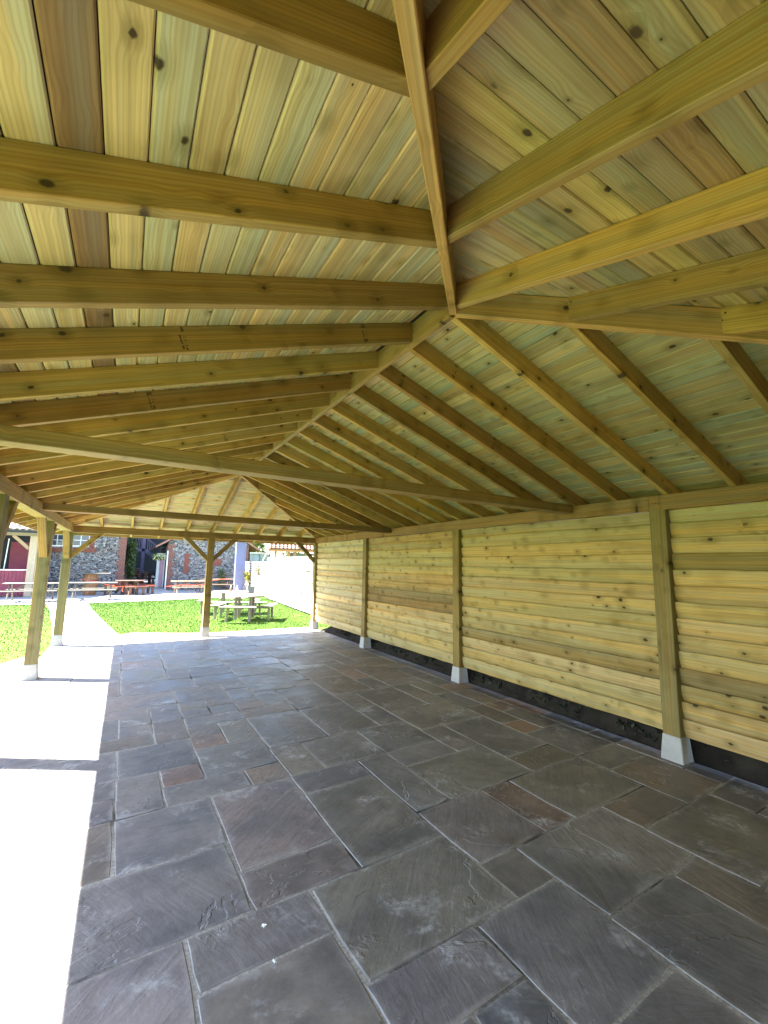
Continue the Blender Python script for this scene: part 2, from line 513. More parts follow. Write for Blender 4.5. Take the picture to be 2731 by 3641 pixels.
# paving: bed + slabs on a 305 mm module
X0, Y0, MO, XR = -1.65, 0.19, 0.305, 2.85
I0, I1, J0, J1 = -4, 15, -12, 30
bed = structure(link('paving', mesh('paving', [(X0 + I0 * MO - .02, Y0 + J0 * MO, -0.0028), (XR + .005, Y0 + J0 * MO, -0.0028), (XR + .005, Y0 + J1 * MO + .02, -0.0028), (X0 + I0 * MO - .02, Y0 + J1 * MO + .02, -0.0028),
     (X0 + I0 * MO - .02, Y0 + J0 * MO, -0.06), (XR + .005, Y0 + J0 * MO, -0.06), (XR + .005, Y0 + J1 * MO + .02, -0.06), (X0 + I0 * MO - .02, Y0 + J1 * MO + .02, -0.06)],
     [(0, 1, 2, 3), (0, 4, 5, 1), (1, 5, 6, 2), (2, 6, 7, 3), (3, 7, 4, 0)]), None, M_MORTAR, None, Matrix()))
GREYS = [(0.150, 0.150, 0.158), (0.165, 0.160, 0.160), (0.135, 0.137, 0.147), (0.160, 0.158, 0.150), (0.175, 0.165, 0.158), (0.145, 0.142, 0.150)]
BROWN = [(0.158, 0.140, 0.126), (0.150, 0.134, 0.126), (0.165, 0.148, 0.134)]
RED = (0.185, 0.138, 0.112)
SL_OLIVE = (0.150, 0.147, 0.136)
SL_PURP = (0.165, 0.148, 0.150)

known = {(0, 2, 2, 4): GREYS[0], (-1, 0, 2, 2): GREYS[2], (2, 1, 4, 4): SL_PURP, (2, 0, 4, 1): SL_PURP, (0, 4, 1, 6): GREYS[0], (1, 4, 3, 5): GREYS[1], (3, 4, 4, 5): (0.175, 0.148, 0.135),
         (1, 5, 2, 6): (0.17, 0.125, 0.11), (0, 6, 2, 8): GREYS[2], (2, 5, 4, 7): GREYS[0], (2, 7, 3, 8): (0.185, 0.135, 0.115), (1, -1, 3, 0): GREYS[5], (1, -3, 3, -1): GREYS[4], (-1, -2, 1, 0): (0.18, 0.17, 0.18),
         (3, -2, 6, 0): SL_OLIVE, (4, 0, 6, 3): GREYS[3], (6, -1, 8, 1): GREYS[1], (8, -1, 9, 1): (0.17, 0.130, 0.112), (9, -1, 12, 1): SL_OLIVE, (6, -2, 7, -1): (0.185, 0.18, 0.165), (7, -3, 10, -1): GREYS[3],
         (10, -2, 12, -1): BROWN[0], (5, -4, 7, -2): GREYS[2], (3, -3, 5, -2): GREYS[5], (10, -4, 13, -2): SL_OLIVE, (9, -5, 10, -3): BROWN[1], (7, -5, 9, -3): GREYS[2], (12, -2, 14, 0): BROWN[0], (12, 1, 14, 3): GREYS[2],
         (4, 3, 6, 4): GREYS[2], (4, 4, 5, 6): GREYS[3], (5, 4, 7, 6): GREYS[1], (6, 1, 7, 4): GREYS[0], (7, 1, 10, 3): GREYS[3], (10, 1, 12, 2): BROWN[2], (12, 3, 13, 4): RED, (4, 10, 5, 11): RED, (7, 4, 9, 6): GREYS[2]}
occ = {}
slabs = []
for k, colr in known.items():
    cells = [(i, j) for i in range(k[0], k[2]) for j in range(k[1], k[3])]
    if any(cc in occ for cc in cells):
        continue
    for cc in cells: occ[cc] = 1
    slabs.append((k, colr))
sizes = [(2, 2), (3, 2), (2, 3), (2, 1), (1, 2), (2, 2), (3, 2), (1, 1), (2, 1), (2, 3)]
for j in range(J0, J1):
    for i in range(I0, I1):
        if (i, j) in occ: continue
        opts = sizes[:]; rng.shuffle(opts)
        for w, h in opts + [(1, 1)]:
            cells = [(a, b) for a in range(i, i + w) for b in range(j, j + h)]
            if i + w > I1 or j + h > J1 or any(cc in occ for cc in cells): continue
            for cc in cells: occ[cc] = 1
            pick = rng.random()
            colr = rng.choice(GREYS) if pick < 0.78 else (rng.choice(BROWN) if pick < 0.96 else RED)
            slabs.append(((i, j, i + w, j + h), colr))
            break


def slab(k, colr):
    x0, y0, x1, y1 = X0 + k[0] * MO, Y0 + k[1] * MO, min(X0 + k[2] * MO, XR), Y0 + k[3] * MO
    if x1 - x0 < 0.05: return
    cx, cy = (x0 + x1) / 2, (y0 + y1) / 2
    g = 0.0038
    hx, hy = (x1 - x0) / 2 - g, (y1 - y0) / 2 - g
    tilt = rng.uniform(-0.0015, 0.0015), rng.uniform(-0.0015, 0.0015)
    dz = rng.uniform(-0.0015, 0.002)
    out = []
    corners = [(-hx, -hy), (hx, -hy), (hx, hy), (-hx, hy)]
    for a in range(4):
        p, q = corners[a], corners[(a + 1) % 4]
        for f in (0.0, 0.28, 0.6):
            jx = rng.uniform(-0.0035, 0.0035); jy = rng.uniform(-0.0035, 0.0035)
            out.append((p[0] + (q[0] - p[0]) * (f + 0.02) + jx, p[1] + (q[1] - p[1]) * (f + 0.02) + jy))
    n = len(out)
    verts = [(x, y, -0.03) for x, y in out] + [(x, y, -0.0045 + dz) for x, y in out]
    for x, y in out:
        L = math.hypot(x, y); s = 1 - rng.uniform(0.004, 0.009) / max(L, .05)
        verts.append((x * s, y * s, dz + x * tilt[0] + y * tilt[1]))
    faces = []
    for r in range(2):
        for a in range(n):
            b = (a + 1) % n
            faces.append((r * n + a, r * n + b, (r + 1) * n + b, (r + 1) * n + a))
    faces.append(tuple(range(2 * n, 3 * n)))
    link('paving_slab', mesh('paving_slab', verts, faces), bed, M_SLAB, jitc(tuple(v_ * f_ for v_, f_ in zip(colr, (1.33, 1.32, 1.35))), 0.05), Matrix.Translation((cx, cy, 0)))


for k, colr in slabs:
    slab(k, colr)

# grass -----------------------------------------------------------------
nrg = np.random.default_rng(5)


def inpath(x, y):
    f = np.interp(y, [p[1] for p in path_l], [p[0] for p in path_l])
    g = np.interp(y, [p[1] for p in path_r], [p[0] for p in path_r])
    return (x > f) & (x < g) & (y > 9.3)


def grass(name, n, x0, x1, y0, y1, keep, h=0.032, w=0.010):
    x = nrg.uniform(x0, x1, n); y = y0 + (y1 - y0) * nrg.random(n) ** 1.25
    patch = np.sin(x * 5.1 + np.cos(y * 3.3) * 2) * np.sin(y * 4.3 + np.sin(x * 2.1) * 2)
    kk = keep(x, y, patch)
    x, y = x[kk], y[kk]; n = len(x)
    a = nrg.uniform(0, 6.283, n); hh = h * nrg.uniform(0.5, 1.25, n); ln = nrg.uniform(0, 0.7, n) * hh
    la = nrg.uniform(0, 6.283, n)
    ww = w * nrg.uniform(0.7, 1.4, n) * (1 + (y - y0) * 0.06)
    v = np.zeros((n, 3, 3))
    v[:, 0] = np.stack([x - np.cos(a) * ww / 2, y - np.sin(a) * ww / 2, np.full(n, -0.047)], 1)
    v[:, 1] = np.stack([x + np.cos(a) * ww / 2, y + np.sin(a) * ww / 2, np.full(n, -0.047)], 1)
    v[:, 2] = np.stack([x + np.cos(la) * ln, y + np.sin(la) * ln, -0.045 + hh], 1)
    me = bpy.data.meshes.new(name)
    me.vertices.add(n * 3); me.vertices.foreach_set('co', v.reshape(-1))
    me.loops.add(n * 3); me.loops.foreach_set('vertex_index', np.arange(n * 3, dtype=np.int32))
    me.polygons.add(n); me.polygons.foreach_set('loop_start', np.arange(n, dtype=np.int32) * 3)
    me.update(calc_edges=True); me.validate()
    o = link(name, me, None, M_GRASS, None, Matrix())
    o['kind'] = 'stuff'
    return o


def keep_a(x, y, p):
    fade = np.clip((y - 9.4) / 0.9, 0, 1)
    edge = (x > np.interp(y, [q[1] for q in path_r], [q[0] for q in path_r]) + 0.05 * p)
    wall = np.interp(y, [9, 12.2, 20, 27], [3.85, 3.98, 4.62, 5.0])
    far = np.interp(x, [-3, 0.4, 1.75, 4.6], [19.6, 20.4, 21.1, 21.9])
    worn = (nrg.random(len(x)) < np.clip(fade * 1.4 + 0.25 * p + np.clip((x - 0.6), 0, 1), 0, 1))
    return edge & (x < wall) & (y < far) & worn


def keep_b(x, y, p):
    edge = (y < 9.3) | (x < np.interp(y, [q[1] for q in path_l], [q[0] for q in path_l]) - 0.04 * p)
    d = np.clip((-3.05 - x) / 0.9, 0, 1)
    soil = np.clip((8.6 - y) / 1.2, 0, 1)
    prob = np.clip(1 - soil * (1 - d) * 0.95 + 0.3 * p * soil, 0.02, 1)
    return edge & (x < -2.93) & (nrg.random(len(x)) < prob)


g1 = grass('lawn_grass', 130000, -3.0, 5.0, 9.4, 22.0, keep_a)
g1['label'] = 'sunlit short green lawn between the pavilion and the tables'; g1['category'] = 'grass'
g2 = grass('side_grass', 60000, -8.0, -2.9, 2.5, 19.6, keep_b)
g2['label'] = 'patchy grass left of the pavilion posts'; g2['category'] = 'grass'

# ================================================================== PAVILION
pav = thing('pavilion', 'open sided timber pavilion with hipped boarded roof and boarded right wall', 'pavilion', (0, 0, 0))
XI = 2.71; XO = 2.86; YF = 8.815; YN = -2.965        # inner faces of the plates
ZP, ZT = 2.315, 2.4626
MX = 0.345; ZB = 3.400                                # rafter underside plane of the long slopes
APN, APF = -0.13, 5.985
SN = 1.045; MY = MX / SN
RD = 0.145                                            # rafter depth
COSX = 1 / math.sqrt(1 + MX * MX); COSY = 1 / math.sqrt(1 + MY * MY)
EX = 3.22
EYF = APF + SN * EX; EYN = APN - SN * EX
BEAMC = [(0.46, 0.32, 0.115), (0.42, 0.29, 0.10), (0.52, 0.37, 0.145), (0.32, 0.21, 0.075)]


def zunder(side, x, y, off=0.0):
    if side in 'LR':
        return ZB - MX * abs(x) + off / COSX
    d = (APN - y) if side == 'N' else (y - APF)
    return ZB - MY * d + off / COSY


NRM = {'L': V((-MX, 0, 1)).normalized(), 'R': V((MX, 0, 1)).normalized(), 'N': V((0, -MY, 1)).normalized(), 'F': V((0, MY, 1)).normalized()}
DWN = {'L': V((-1, 0, -MX)).normalized(), 'R': V((1, 0, -MX)).normalized(), 'N': V((0, -1, -MY)).normalized(), 'F': V((0, 1, -MY)).normalized()}
hipdir = {(sx, e): V((sx, -SN if e == 'N' else SN, 0)).normalized() for sx in (-1, 1) for e in 'NF'}


def hip_plane(sx, e, gap=0.0):
    d = hipdir[(sx, e)]
    n = V((-d.y, d.x, 0))
    return (V((0, APN if e == 'N' else APF, 0)), n)


# ridge and hips
bar('ridge_beam', pav, (0, APN + 0.02, 3.376 + 0.085), (0, APF - 0.02, 3.376 + 0.085), 0.17, 0.047, M_BEAM, (0.34, 0.25, 0.105))
for sx in (-1, 1):
    for e in 'NF':
        ap = V((0, APN if e == 'N' else APF, 3.376))
        sgn = -1 if e == 'N' else 1
        end = V((sx * EX, ap.y + sgn * SN * EX, 3.376 - MX * EX))
        D = (end - ap).normalized()
        up = (V((0, 0, 1)) - D * D.z).normalized()
        hd = 0.165
        ctr = ap + up * hd / 2
        n0 = V((D.x, D.y, 0)).normalized()
        beam('hip_rafter', pav, ctr, D, up, hd, 0.048, (ap + n0 * 0.012, n0), (end, n0), M_BEAM, (0.47, 0.32, 0.15))


def rafter(side, p):
    """p: y for the long slopes, x for the ends"""
    n = NRM[side]; D = DWN[side]
    if side in 'LR':
        sx = -1 if side == 'L' else 1
        if p < APN or p > APF:
            e = 'N' if p < APN else 'F'
            xs = ((APN - p) if e == 'N' else (p - APF)) / SN
            if xs > EX - 0.2: return
            h = hip_plane(sx, e)
            pl0 = (h[0] + h[1] * (0.024 if False else 0.0), h[1])
        else:
            xs = 0.0; pl0 = (V((sx * 0.0237, 0, 0)), V((1, 0, 0)))
        P0 = V((sx * xs, p, zunder(side, xs, p))) + n * RD / 2
        pl1 = (V((sx * (EX - 0.02), 0, 0)), V((1, 0, 0)))
    else:
        e = side; sy = -1 if e == 'N' else 1
        ay = APN if e == 'N' else APF
        ys = ay + sy * SN * abs(p)
        if abs(p) > 0.05:
            sx = -1 if p < 0 else 1
            if abs(p) > EX - 0.2: return
            h = hip_plane(sx, e); pl0 = (h[0], h[1])
        else:
            pl0 = (V((0, ay + sy * 0.03, 0)), V((0, 1, 0)))
        P0 = V((p, ys, zunder(side, 0, ys))) + n * RD / 2
        pl1 = (V((0, (EYN + 0.02) if e == 'N' else (EYF - 0.02), 0)), V((0, 1, 0)))
    colr = jitc(rng.choice(BEAMC), 0.10)
    return beam('rafter', pav, P0, D, n, RD, 0.047, pl0, pl1, M_BEAM, colr, 0.003)


def screws(r, at, upper=True):
    me = r.data; mw = WORLD[r.name]
    xs = [v.co.x for v in me.vertices]; x0 = min(xs)
    d3 = mw.to_3x3() @ V((0, 0, 1))
    toc = V((-1.72, -2.14, 1.72)) - mw.translation
    zs = 1 if d3.dot(toc) > 0 else -1
    for q_ in (-0.04, 0.0, 0.04):
        vs, n_ = [], 8
        for k_ in range(n_):
            a_ = 2 * math.pi * k_ / n_
            vs.append((x0 + at + rng.uniform(-.004, .004) * 0 + 0.0055 * math.cos(a_) + q_ * 0.15, q_ + 0.0055 * math.sin(a_), zs * 0.0237))
        f_ = tuple(range(n_)) if zs > 0 else tuple(reversed(range(n_)))
        link('screw_head', mesh('screw_head', vs, [f_]), r, M_INK, None, mw)


raf = {'L': {}, 'R': {}}
for k in range(-6, 19):
    yl = -0.175 + 0.507 * k
    if k == -1: yl = -0.742
    if k < -1: yl = -0.742 + 0.583 * (k + 1)
    if k > 12: yl = -0.175 + 0.507 * 12 + 0.54 * (k - 12)
    r = rafter('L', yl)
    if r: raf['L'][k] = (r, yl)
    yr = -0.085 + 0.5 * k
    if k < 0: yr = -0.085 + 0.54 * k
    if k > 12: yr = -0.085 + 6.0 + 0.54 * (k - 12)
    r = rafter('R', yr)
    if r: raf['R'][k] = (r, yr)
for k in range(-5, 6):
    rn = rafter('N', -0.055 + 0.545 * k if k else 0.0 - 0.04)
    if rn and k > -3: screws(rn, 0.06)
    rafter('F', 0.03 + 0.565 * k if k else 0.03)

# boards of the roof deck --------------------------------------------------
BW = 0.1165; BT = 0.019
ST = [(0.57, 0.485, 0.305), (0.54, 0.48, 0.31), (0.51, 0.48, 0.32), (0.56, 0.46, 0.28), (0.59, 0.50, 0.32), (0.53, 0.44, 0.26), (0.49, 0.47, 0.32)]
BRN = (0.25, 0.175, 0.105)
PINKT = (0.45, 0.34, 0.205)
fixedL = {18: ST[0], 17: BRN, 16: ST[1], 15: ST[2], 14: ST[3], 13: ST[1], 12: ST[6], 11: ST[5], 10: ST[3], 9: ST[2], 8: ST[3], 7: ST[0], 6: (0.44, 0.40, 0.26), 5: ST[3], 19: ST[1], 20: ST[3], 21: BRN, 22: ST[1], 23: ST[2]}
fixedN = {9: (0.50, 0.40, 0.20), 10: (0.60, 0.50, 0.22), 11: (0.46, 0.37, 0.19), 12: (0.42, 0.32, 0.17), 13: (0.34, 0.25, 0.13), 14: (0.44, 0.38, 0.21), 15: (0.45, 0.37, 0.20), 16: (0.42, 0.36, 0.20), 8: (0.38, 0.33, 0.20), 7: (0.40, 0.38, 0.24)}
for side in 'LRNF':
    n = NRM[side]; D0 = DWN[side]
    horiz = V((0, 1, 0)) if side in 'LR' else V((1, 0, 0))
    cs = COSX if side in 'LR' else COSY
    slope_len = (EX / cs) if side in 'LR' else (SN * EX / cs)
    first = 0.063 / cs
    nrow = int((slope_len - first) / BW) + 2
    for r in range(nrow):
        s0 = 0.0 if r == 0 else first + (r - 1) * BW
        s1 = min(first + r * BW, slope_len)
        if s1 - s0 < 0.02: continue
        sm = (s0 + s1) / 2
        if side in 'LR':
            sx = -1 if side == 'L' else 1
            base = V((0, (APN + APF) / 2, ZB))
            hN = hip_plane(sx, 'N'); hF = hip_plane(sx, 'F')
            pls = [hN, hF]
            ymin = APN - SN * sm * cs; ymax = APF + SN * sm * cs
        else:
            base = V((0, APN if side == 'N' else APF, ZB))
            pls = [hip_plane(-1, side), hip_plane(1, side)]
            ymin = -sm * cs; ymax = sm * cs
        P = base + D0 * sm + n * (RD + BT / 2 + 0.0005)
        if side == 'L' and r in fixedL: colr = fixedL[r]
        elif side == 'N' and r in fixedN: colr = fixedN[r]
        else:
            colr = rng.choice(ST) if rng.random() > 0.07 else (BRN if rng.random() < 0.5 else PINKT)
        if side == 'R':
            colr = rng.choice([(0.49, 0.445, 0.30), (0.46, 0.44, 0.30), (0.52, 0.45, 0.285), (0.41, 0.42, 0.305), (0.54, 0.465, 0.30), (0.45, 0.385, 0.23)])
        kf = {'L': 1.05, 'R': 0.90, 'N': 0.78, 'F': 1.0}[side]  # uneven light on the slopes put into their board colour
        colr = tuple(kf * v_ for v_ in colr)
        # long rows are made of two or three lengths butted over a rafter
        cuts = []
        if side in 'LR' and ymax - ymin > 5.0:
            cand = [v[1] for v in raf[side].values() if ymin + 2.6 < v[1] < ymax - 2.0]
            if cand:
                cuts = [rng.choice(cand)]
        ends = [pls[0]] + [(V((0, cy, 0)), V((0, 1, 0))) for cy in cuts] + [pls[1]]
        for a in range(len(ends) - 1):
            cl = colr if a == 0 else (rng.choice(ST) if side == 'L' else jitc(colr, 0.12))
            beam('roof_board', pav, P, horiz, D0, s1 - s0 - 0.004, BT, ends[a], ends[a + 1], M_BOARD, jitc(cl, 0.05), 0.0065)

# outer covering of the roof: unseen sheet added to block light
top = RD + BT + 0.02
def rp(x, y, side, off):
    return V((x, y, zunder(side, x, y))) + V((0, 0, off))
o1 = (RD + BT + 0.012) / COSX; o2 = o1 + 0.05
ex, yn, yf = EX + 0.05, EYN - 0.05, EYF + 0.05
vv = []
for off in (o1, o2):
    ez = ZB - MX * ex + off
    vv += [(0, APN, ZB + off), (0, APF, ZB + off), (-ex, yn, ez), (ex, yn, ez), (ex, yf, ez), (-ex, yf, ez)]
ff = []
tops = [(0, 2, 5, 1), (0, 1, 4, 3), (0, 3, 2), (1, 5, 4)]
for f in tops:
    ff.append(tuple(i + 6 for i in reversed(f))); ff.append(f)
for a, b in ((2, 3), (3, 4), (4, 5), (5, 2)):
    ff.append((a, b, b + 6, a + 6))
link('roof_covering', mesh('roof_covering', vv, ff), pav, M_ROOF, None, Matrix())
# fascia boards
fz = ZB - MX * EX
for sx in (-1, 1):
    box('fascia', pav, (sx * EX if sx > 0 else -EX - 0.02, EYN - 0.02, fz - 0.01), (sx * EX + 0.02 if sx > 0 else -EX, EYF + 0.02, fz + 0.17), M_BEAM, (0.40, 0.29, 0.12))
box('fascia', pav, (-EX, EYF, fz - 0.01), (EX, EYF + 0.02, fz + 0.17), M_BEAM, (0.40, 0.29, 0.12))
box('fascia', pav, (-EX, EYN - 0.02, fz - 0.01), (EX, EYN, fz + 0.17), M_BEAM, (0.40, 0.29, 0.12))

# plates
PLC = (0.45, 0.31, 0.14)
# right plate in two lengths with a half-lap scarf over the post at y = 0
zm = 2.385
box('wall_plate', pav, (XI, YN - 0.15, ZP), (XO, -0.03, ZT), M_BEAM, (0.29, 0.19, 0.085), 0.003)
box('wall_plate', pav, (XI, 0.075, ZP), (XO, YF, ZT), M_BEAM, (0.31, 0.20, 0.09), 0.003)
box('plate_scarf', pav, (XI + 0.0005, -0.027, zm + 0.002), (XO - 0.0005, 0.073, ZT), M_BEAM, (0.31, 0.20, 0.09), 0.002)
box('plate_scarf', pav, (XI + 0.001, -0.027, ZP), (XO - 0.001, 0.073, zm - 0.002), M_BEAM, (0.30, 0.195, 0.085), 0.002)
for (a, b) in ((YN - 0.15, 3.02), (3.024, YF)):
    box('wall_plate', pav, (-XO, a, ZP), (-XI, b, ZT), M_BEAM, (0.36, 0.27, 0.12), 0.003)
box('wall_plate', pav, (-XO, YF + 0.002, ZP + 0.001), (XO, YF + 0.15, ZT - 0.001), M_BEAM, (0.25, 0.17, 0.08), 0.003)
box('wall_plate', pav, (-XI + 0.002, YN - 0.15, ZP + 0.001), (XI - 0.002, YN, ZT - 0.001), M_BEAM, (0.40, 0.28, 0.12), 0.003)
# tie beams
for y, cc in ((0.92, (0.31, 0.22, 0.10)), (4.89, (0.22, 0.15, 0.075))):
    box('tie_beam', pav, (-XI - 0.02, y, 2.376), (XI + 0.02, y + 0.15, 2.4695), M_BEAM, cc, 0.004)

# posts
def post(cx, cy, colr):
    w = 0.075
    p = box('post', pav, (cx - w, cy - w, 0.219), (cx + w, cy + w, ZP), M_BEAM, colr, 0.005)
    prof = [(0.099, -0.06), (0.097, 0.0), (0.079, 0.217), (0.073, 0.2185)]
    verts = []
    for r, z in prof:
        c = 0.006
        verts += [(-r + c, -r, z), (r - c, -r, z), (r, -r + c, z), (r, r - c, z), (r - c, r, z), (-r + c, r, z), (-r, r - c, z), (-r, -r + c, z)]
    faces = []
    for a in range(len(prof) - 1):
        for i in range(8):
            j = (i + 1) % 8
            faces.append((a * 8 + i, a * 8 + j, (a + 1) * 8 + j, (a + 1) * 8 + i))
    faces.append(tuple(range((len(prof) - 1) * 8, len(prof) * 8)))
    link('base_block', mesh('base_block', verts, faces), p, M_CONC, None, Matrix.Translation((cx, cy, 0)))
    return p


PC = (0.30, 0.24, 0.10)
for y in (0.0, 3.0, 6.0):
    post(2.785, y, jitc((0.28, 0.22, 0.09), 0.06))
post(2.785, 8.89, PC); post(2.785, -3.04, PC)
for y in (-3.04, 0.0, 3.0, 6.0, 8.89):
    post(-2.785, y, jitc((0.22, 0.195, 0.105), 0.05))
post(0.0225, 8.89, (0.26, 0.20, 0.10))


def brace(px, py, dx, dy, colr=(0.28, 0.21, 0.10)):
    """45 degree knee brace from a post face up to the plate"""
    d = V((dx, dy, 0)).normalized()
    a = V((px, py, 0)) + d * 0.075
    a.z = 1.83
    L = ZP - a.z
    D = (d + V((0, 0, 1))).normalized()
    up = (V((0, 0, 1)) - d).normalized()
    beam('brace', pav, a + D * 0.2, D, up, 0.095, 0.10, (a - d * 0.0, d), (V((0, 0, ZP)), V((0, 0, 1))), M_BEAM, jitc(colr, 0.06), 0.004)


for y in (-3.04, 0.0, 3.0, 6.0):
    brace(-2.785, y, 0, 1)
for y in (0.0, 3.0, 6.0, 8.89):
    brace(-2.785, y, 0, -1, (0.34, 0.25, 0.12))
brace(-2.785, 8.89, 1, 0); brace(2.785, 8.89, -1, 0, (0.18, 0.16, 0.11))
brace(0.0225, 8.89, 1, 0, (0.20, 0.15, 0.08)); brace(0.0225, 8.89, -1, 0, (0.23, 0.18, 0.09))

# boarded right wall: 14 lapped boards in each bay
WC = [(0.54, 0.42, 0.215), (0.51, 0.40, 0.205), (0.57, 0.445, 0.235), (0.47, 0.355, 0.17), (0.53, 0.425, 0.225)]
for bay, (ya, yb) in enumerate(((-2.965, -0.075), (0.075, 2.925), (3.075, 5.925), (6.075, 8.815))):
    off = rng.uniform(-0.012, 0.012)
    for r in range(14):
        z0 = 0.208 + r * 0.1507 + (off if 0 < r else 0) + rng.uniform(-0.006, 0.006)
        z1 = 0.208 + (r + 1) * 0.1507 + 0.022
        z1 = min(z1, ZP - 0.002)
        # top edge leans towards the inside
        pb = V((2.819 + rng.uniform(0, 0.004), 0, z0)); pt = V((2.777 + rng.uniform(-0.003, 0.001), 0, z1))
        up = (pt - pb).normalized()
        P = (pb + pt) / 2; P.y = (ya + yb) / 2
        rot = rng.uniform(-0.0015, 0.0015)
        colr = rng.choice(WC)
        if bay == 2 and r in (5, 6): colr = (0.29, 0.205, 0.105)
        if bay == 0 and r in (3, 10): colr = (0.31, 0.235, 0.105)
        if bay == 1 and r == 3: colr = (0.36, 0.30, 0.15)
        if bay == 3: colr = tuple(c * f for c, f in zip(colr, (1.08, 1.16, 1.55)))  # far bay paler: bounced light and haze put into its board colour
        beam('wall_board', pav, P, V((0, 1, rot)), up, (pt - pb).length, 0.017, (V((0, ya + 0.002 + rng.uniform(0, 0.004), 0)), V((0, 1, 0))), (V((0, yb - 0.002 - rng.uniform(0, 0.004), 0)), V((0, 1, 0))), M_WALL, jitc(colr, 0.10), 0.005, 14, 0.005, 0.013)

# boarded near end behind the viewer, unseen, added to darken the near side
box('rail', pav, (-XI + 0.08, YN - 0.11, 0.25), (XI - 0.002, YN - 0.05, 0.33), M_BEAM, PC)
for r in range(14):
    z0 = 0.208 + r * 0.1507; z1 = min(z0 + 0.172, ZP - 0.002)
    pb = V((0, YN - 0.102, z0)); pt = V((0, YN - 0.067, z1)); up = (pt - pb).normalized()
    P = (pb + pt) / 2
    beam('wall_board', pav, P, V((1, 0, 0)), up, (pt - pb).length, 0.017, (V((-XI + 0.077, 0, 0)), V((1, 0, 0))), (V((XI - 0.002, 0, 0)), V((1, 0, 0))), M_WALL, jitc(rng.choice(WC), 0.06), 0.003, 4, 0.003)

# grade stamps on some rafters
def ink(raft, s, face=-1):
    """CE mark and smudged print blocks across the near face of a rafter, s metres from its upper end"""
    me = raft.data
    xs = [v.co.x for v in me.vertices]; x0 = min(xs)
    # local axes: x down the slope, y depth (up), z thickness
    mw = WORLD[raft.name]
    zsign = -1 if (mw.to_3x3() @ V((0, 0, 1))).y > 0 else 1
    zz = zsign * (0.047 / 2 + 0.0006)
    verts, faces = [], []
    def rect(a, b, c, d):
        i = len(verts)
        verts.extend([(a, c, zz), (b, c, zz), (b, d, zz), (a, d, zz)])
        faces.append((i, i + 1, i + 2, i + 3) if zsign > 0 else (i + 3, i + 2, i + 1, i))
    x = x0 + s
    # two smudged columns at top and bottom
    for yb0, yb1 in ((0.040, 0.064), (-0.062, -0.036)):
        yy = yb0
        while yy < yb1 - 0.003:
            for cx_ in (0.0, 0.018):
                if rng.random() < 0.85:
                    w_ = rng.uniform(0.010, 0.016)
                    rect(x + cx_, x + cx_ + w_, yy, yy + 0.0045)
            yy += 0.0065
    yy = -0.028
    while yy < 0.018:
        rect(x + 0.022, x + 0.022 + rng.uniform(0.006, 0.010), yy, yy + 0.005)
        yy += 0.0075
    # C and E drawn as arcs (turned to read up the rafter)
    for cyy, isE in ((0.006, False), (-0.011, True)):
        R0, R1 = 0.0065, 0.0088
        for k in range(8):
            a0 = math.radians(20 + k * 17.5); a1 = math.radians(20 + (k + 1) * 17.5)
            i = len(verts)
            for (rr, aa) in ((R0, a0), (R1, a0), (R1, a1), (R0, a1)):
                verts.append((x + 0.004 + rr * math.cos(aa), cyy + rr * math.sin(aa) - 0.003, zz))
            faces.append((i, i + 1, i + 2, i + 3) if zsign > 0 else (i + 3, i + 2, i + 1, i))
        if isE: rect(x + 0.003, x + 0.005, cyy - 0.003, cyy + 0.004)
    o = link('stamp', mesh('stamp', verts, faces), raft, M_INK, None, WORLD[raft.name])
    return o


for side, k, s in (('L', 1, 1.63), ('L', 1, 0.44), ('L', 3, 1.74), ('L', 6, 0.9), ('L', 9, 1.2), ('L', 10, 1.0), ('R', 1, 1.64), ('R', 1, 0.47), ('R', 2, 1.47), ('R', 2, 0.27), ('R', 4, 1.2), ('R', 7, 1.1)):
    if k in raf[side]: ink(raf[side][k][0], s)

# ================================================================== BEHIND THE BOARDED WALL
def blob_leaves(name, parent, n, fn, size, colr, mat=M_LEAF, mw=None):
    """n small leaf quads; fn() -> centre"""
    verts, faces = [], []
    for k in range(n):
        p = V(fn())
        a = V((rng.uniform(-1, 1), rng.uniform(-1, 1), rng.uniform(-1, 1))).normalized()
        b = a.cross(V((rng.uniform(-1, 1), rng.uniform(-1, 1), rng.uniform(-1, 1)))).normalized()
        s = size * rng.uniform(0.6, 1.3)
        i = len(verts)
        verts += [p - a * s, p + b * s * 0.45, p + a * s, p - b * s * 0.45]
        faces.append((i, i + 1, i + 2, i + 3))
    return link(name, mesh(name, verts, faces), parent, mat, colr, mw or Matrix())


# low dark earth bank under and behind the boards, raised to block sky light
bv, bf = [], []
ny = 60
for k in range(ny + 1):
    y = -3.6 + 12.6 * k / ny
    n1 = rng.uniform(-0.03, 0.03)
    for x, z in ((2.86 + n1 * 0.4, -0.055), (2.93 + n1, 0.03 + n1), (3.03 + n1, 0.22 + n1), (3.35, 0.38 + n1), (3.95, 0.42)):
        bv.append((x, y, z if y < 8.0 else z * max(0.0, (9.0 - y)) - 0.05 * (1 - max(0.0, 9.0 - y))))
for k in range(ny):
    for i in range(4):
        a = k * 5 + i
        bf.append((a, a + 1, a + 6, a + 5))
structure(link('earth_bank', mesh('earth_bank', bv, bf), None, M_DARKSOIL, None, Matrix()))
ORD = ['nearest the viewer', 'second nearest the viewer', 'third from the viewer', 'fourth from the viewer', 'third from the far corner post', 'second from the far corner post', 'nearest the far corner post']
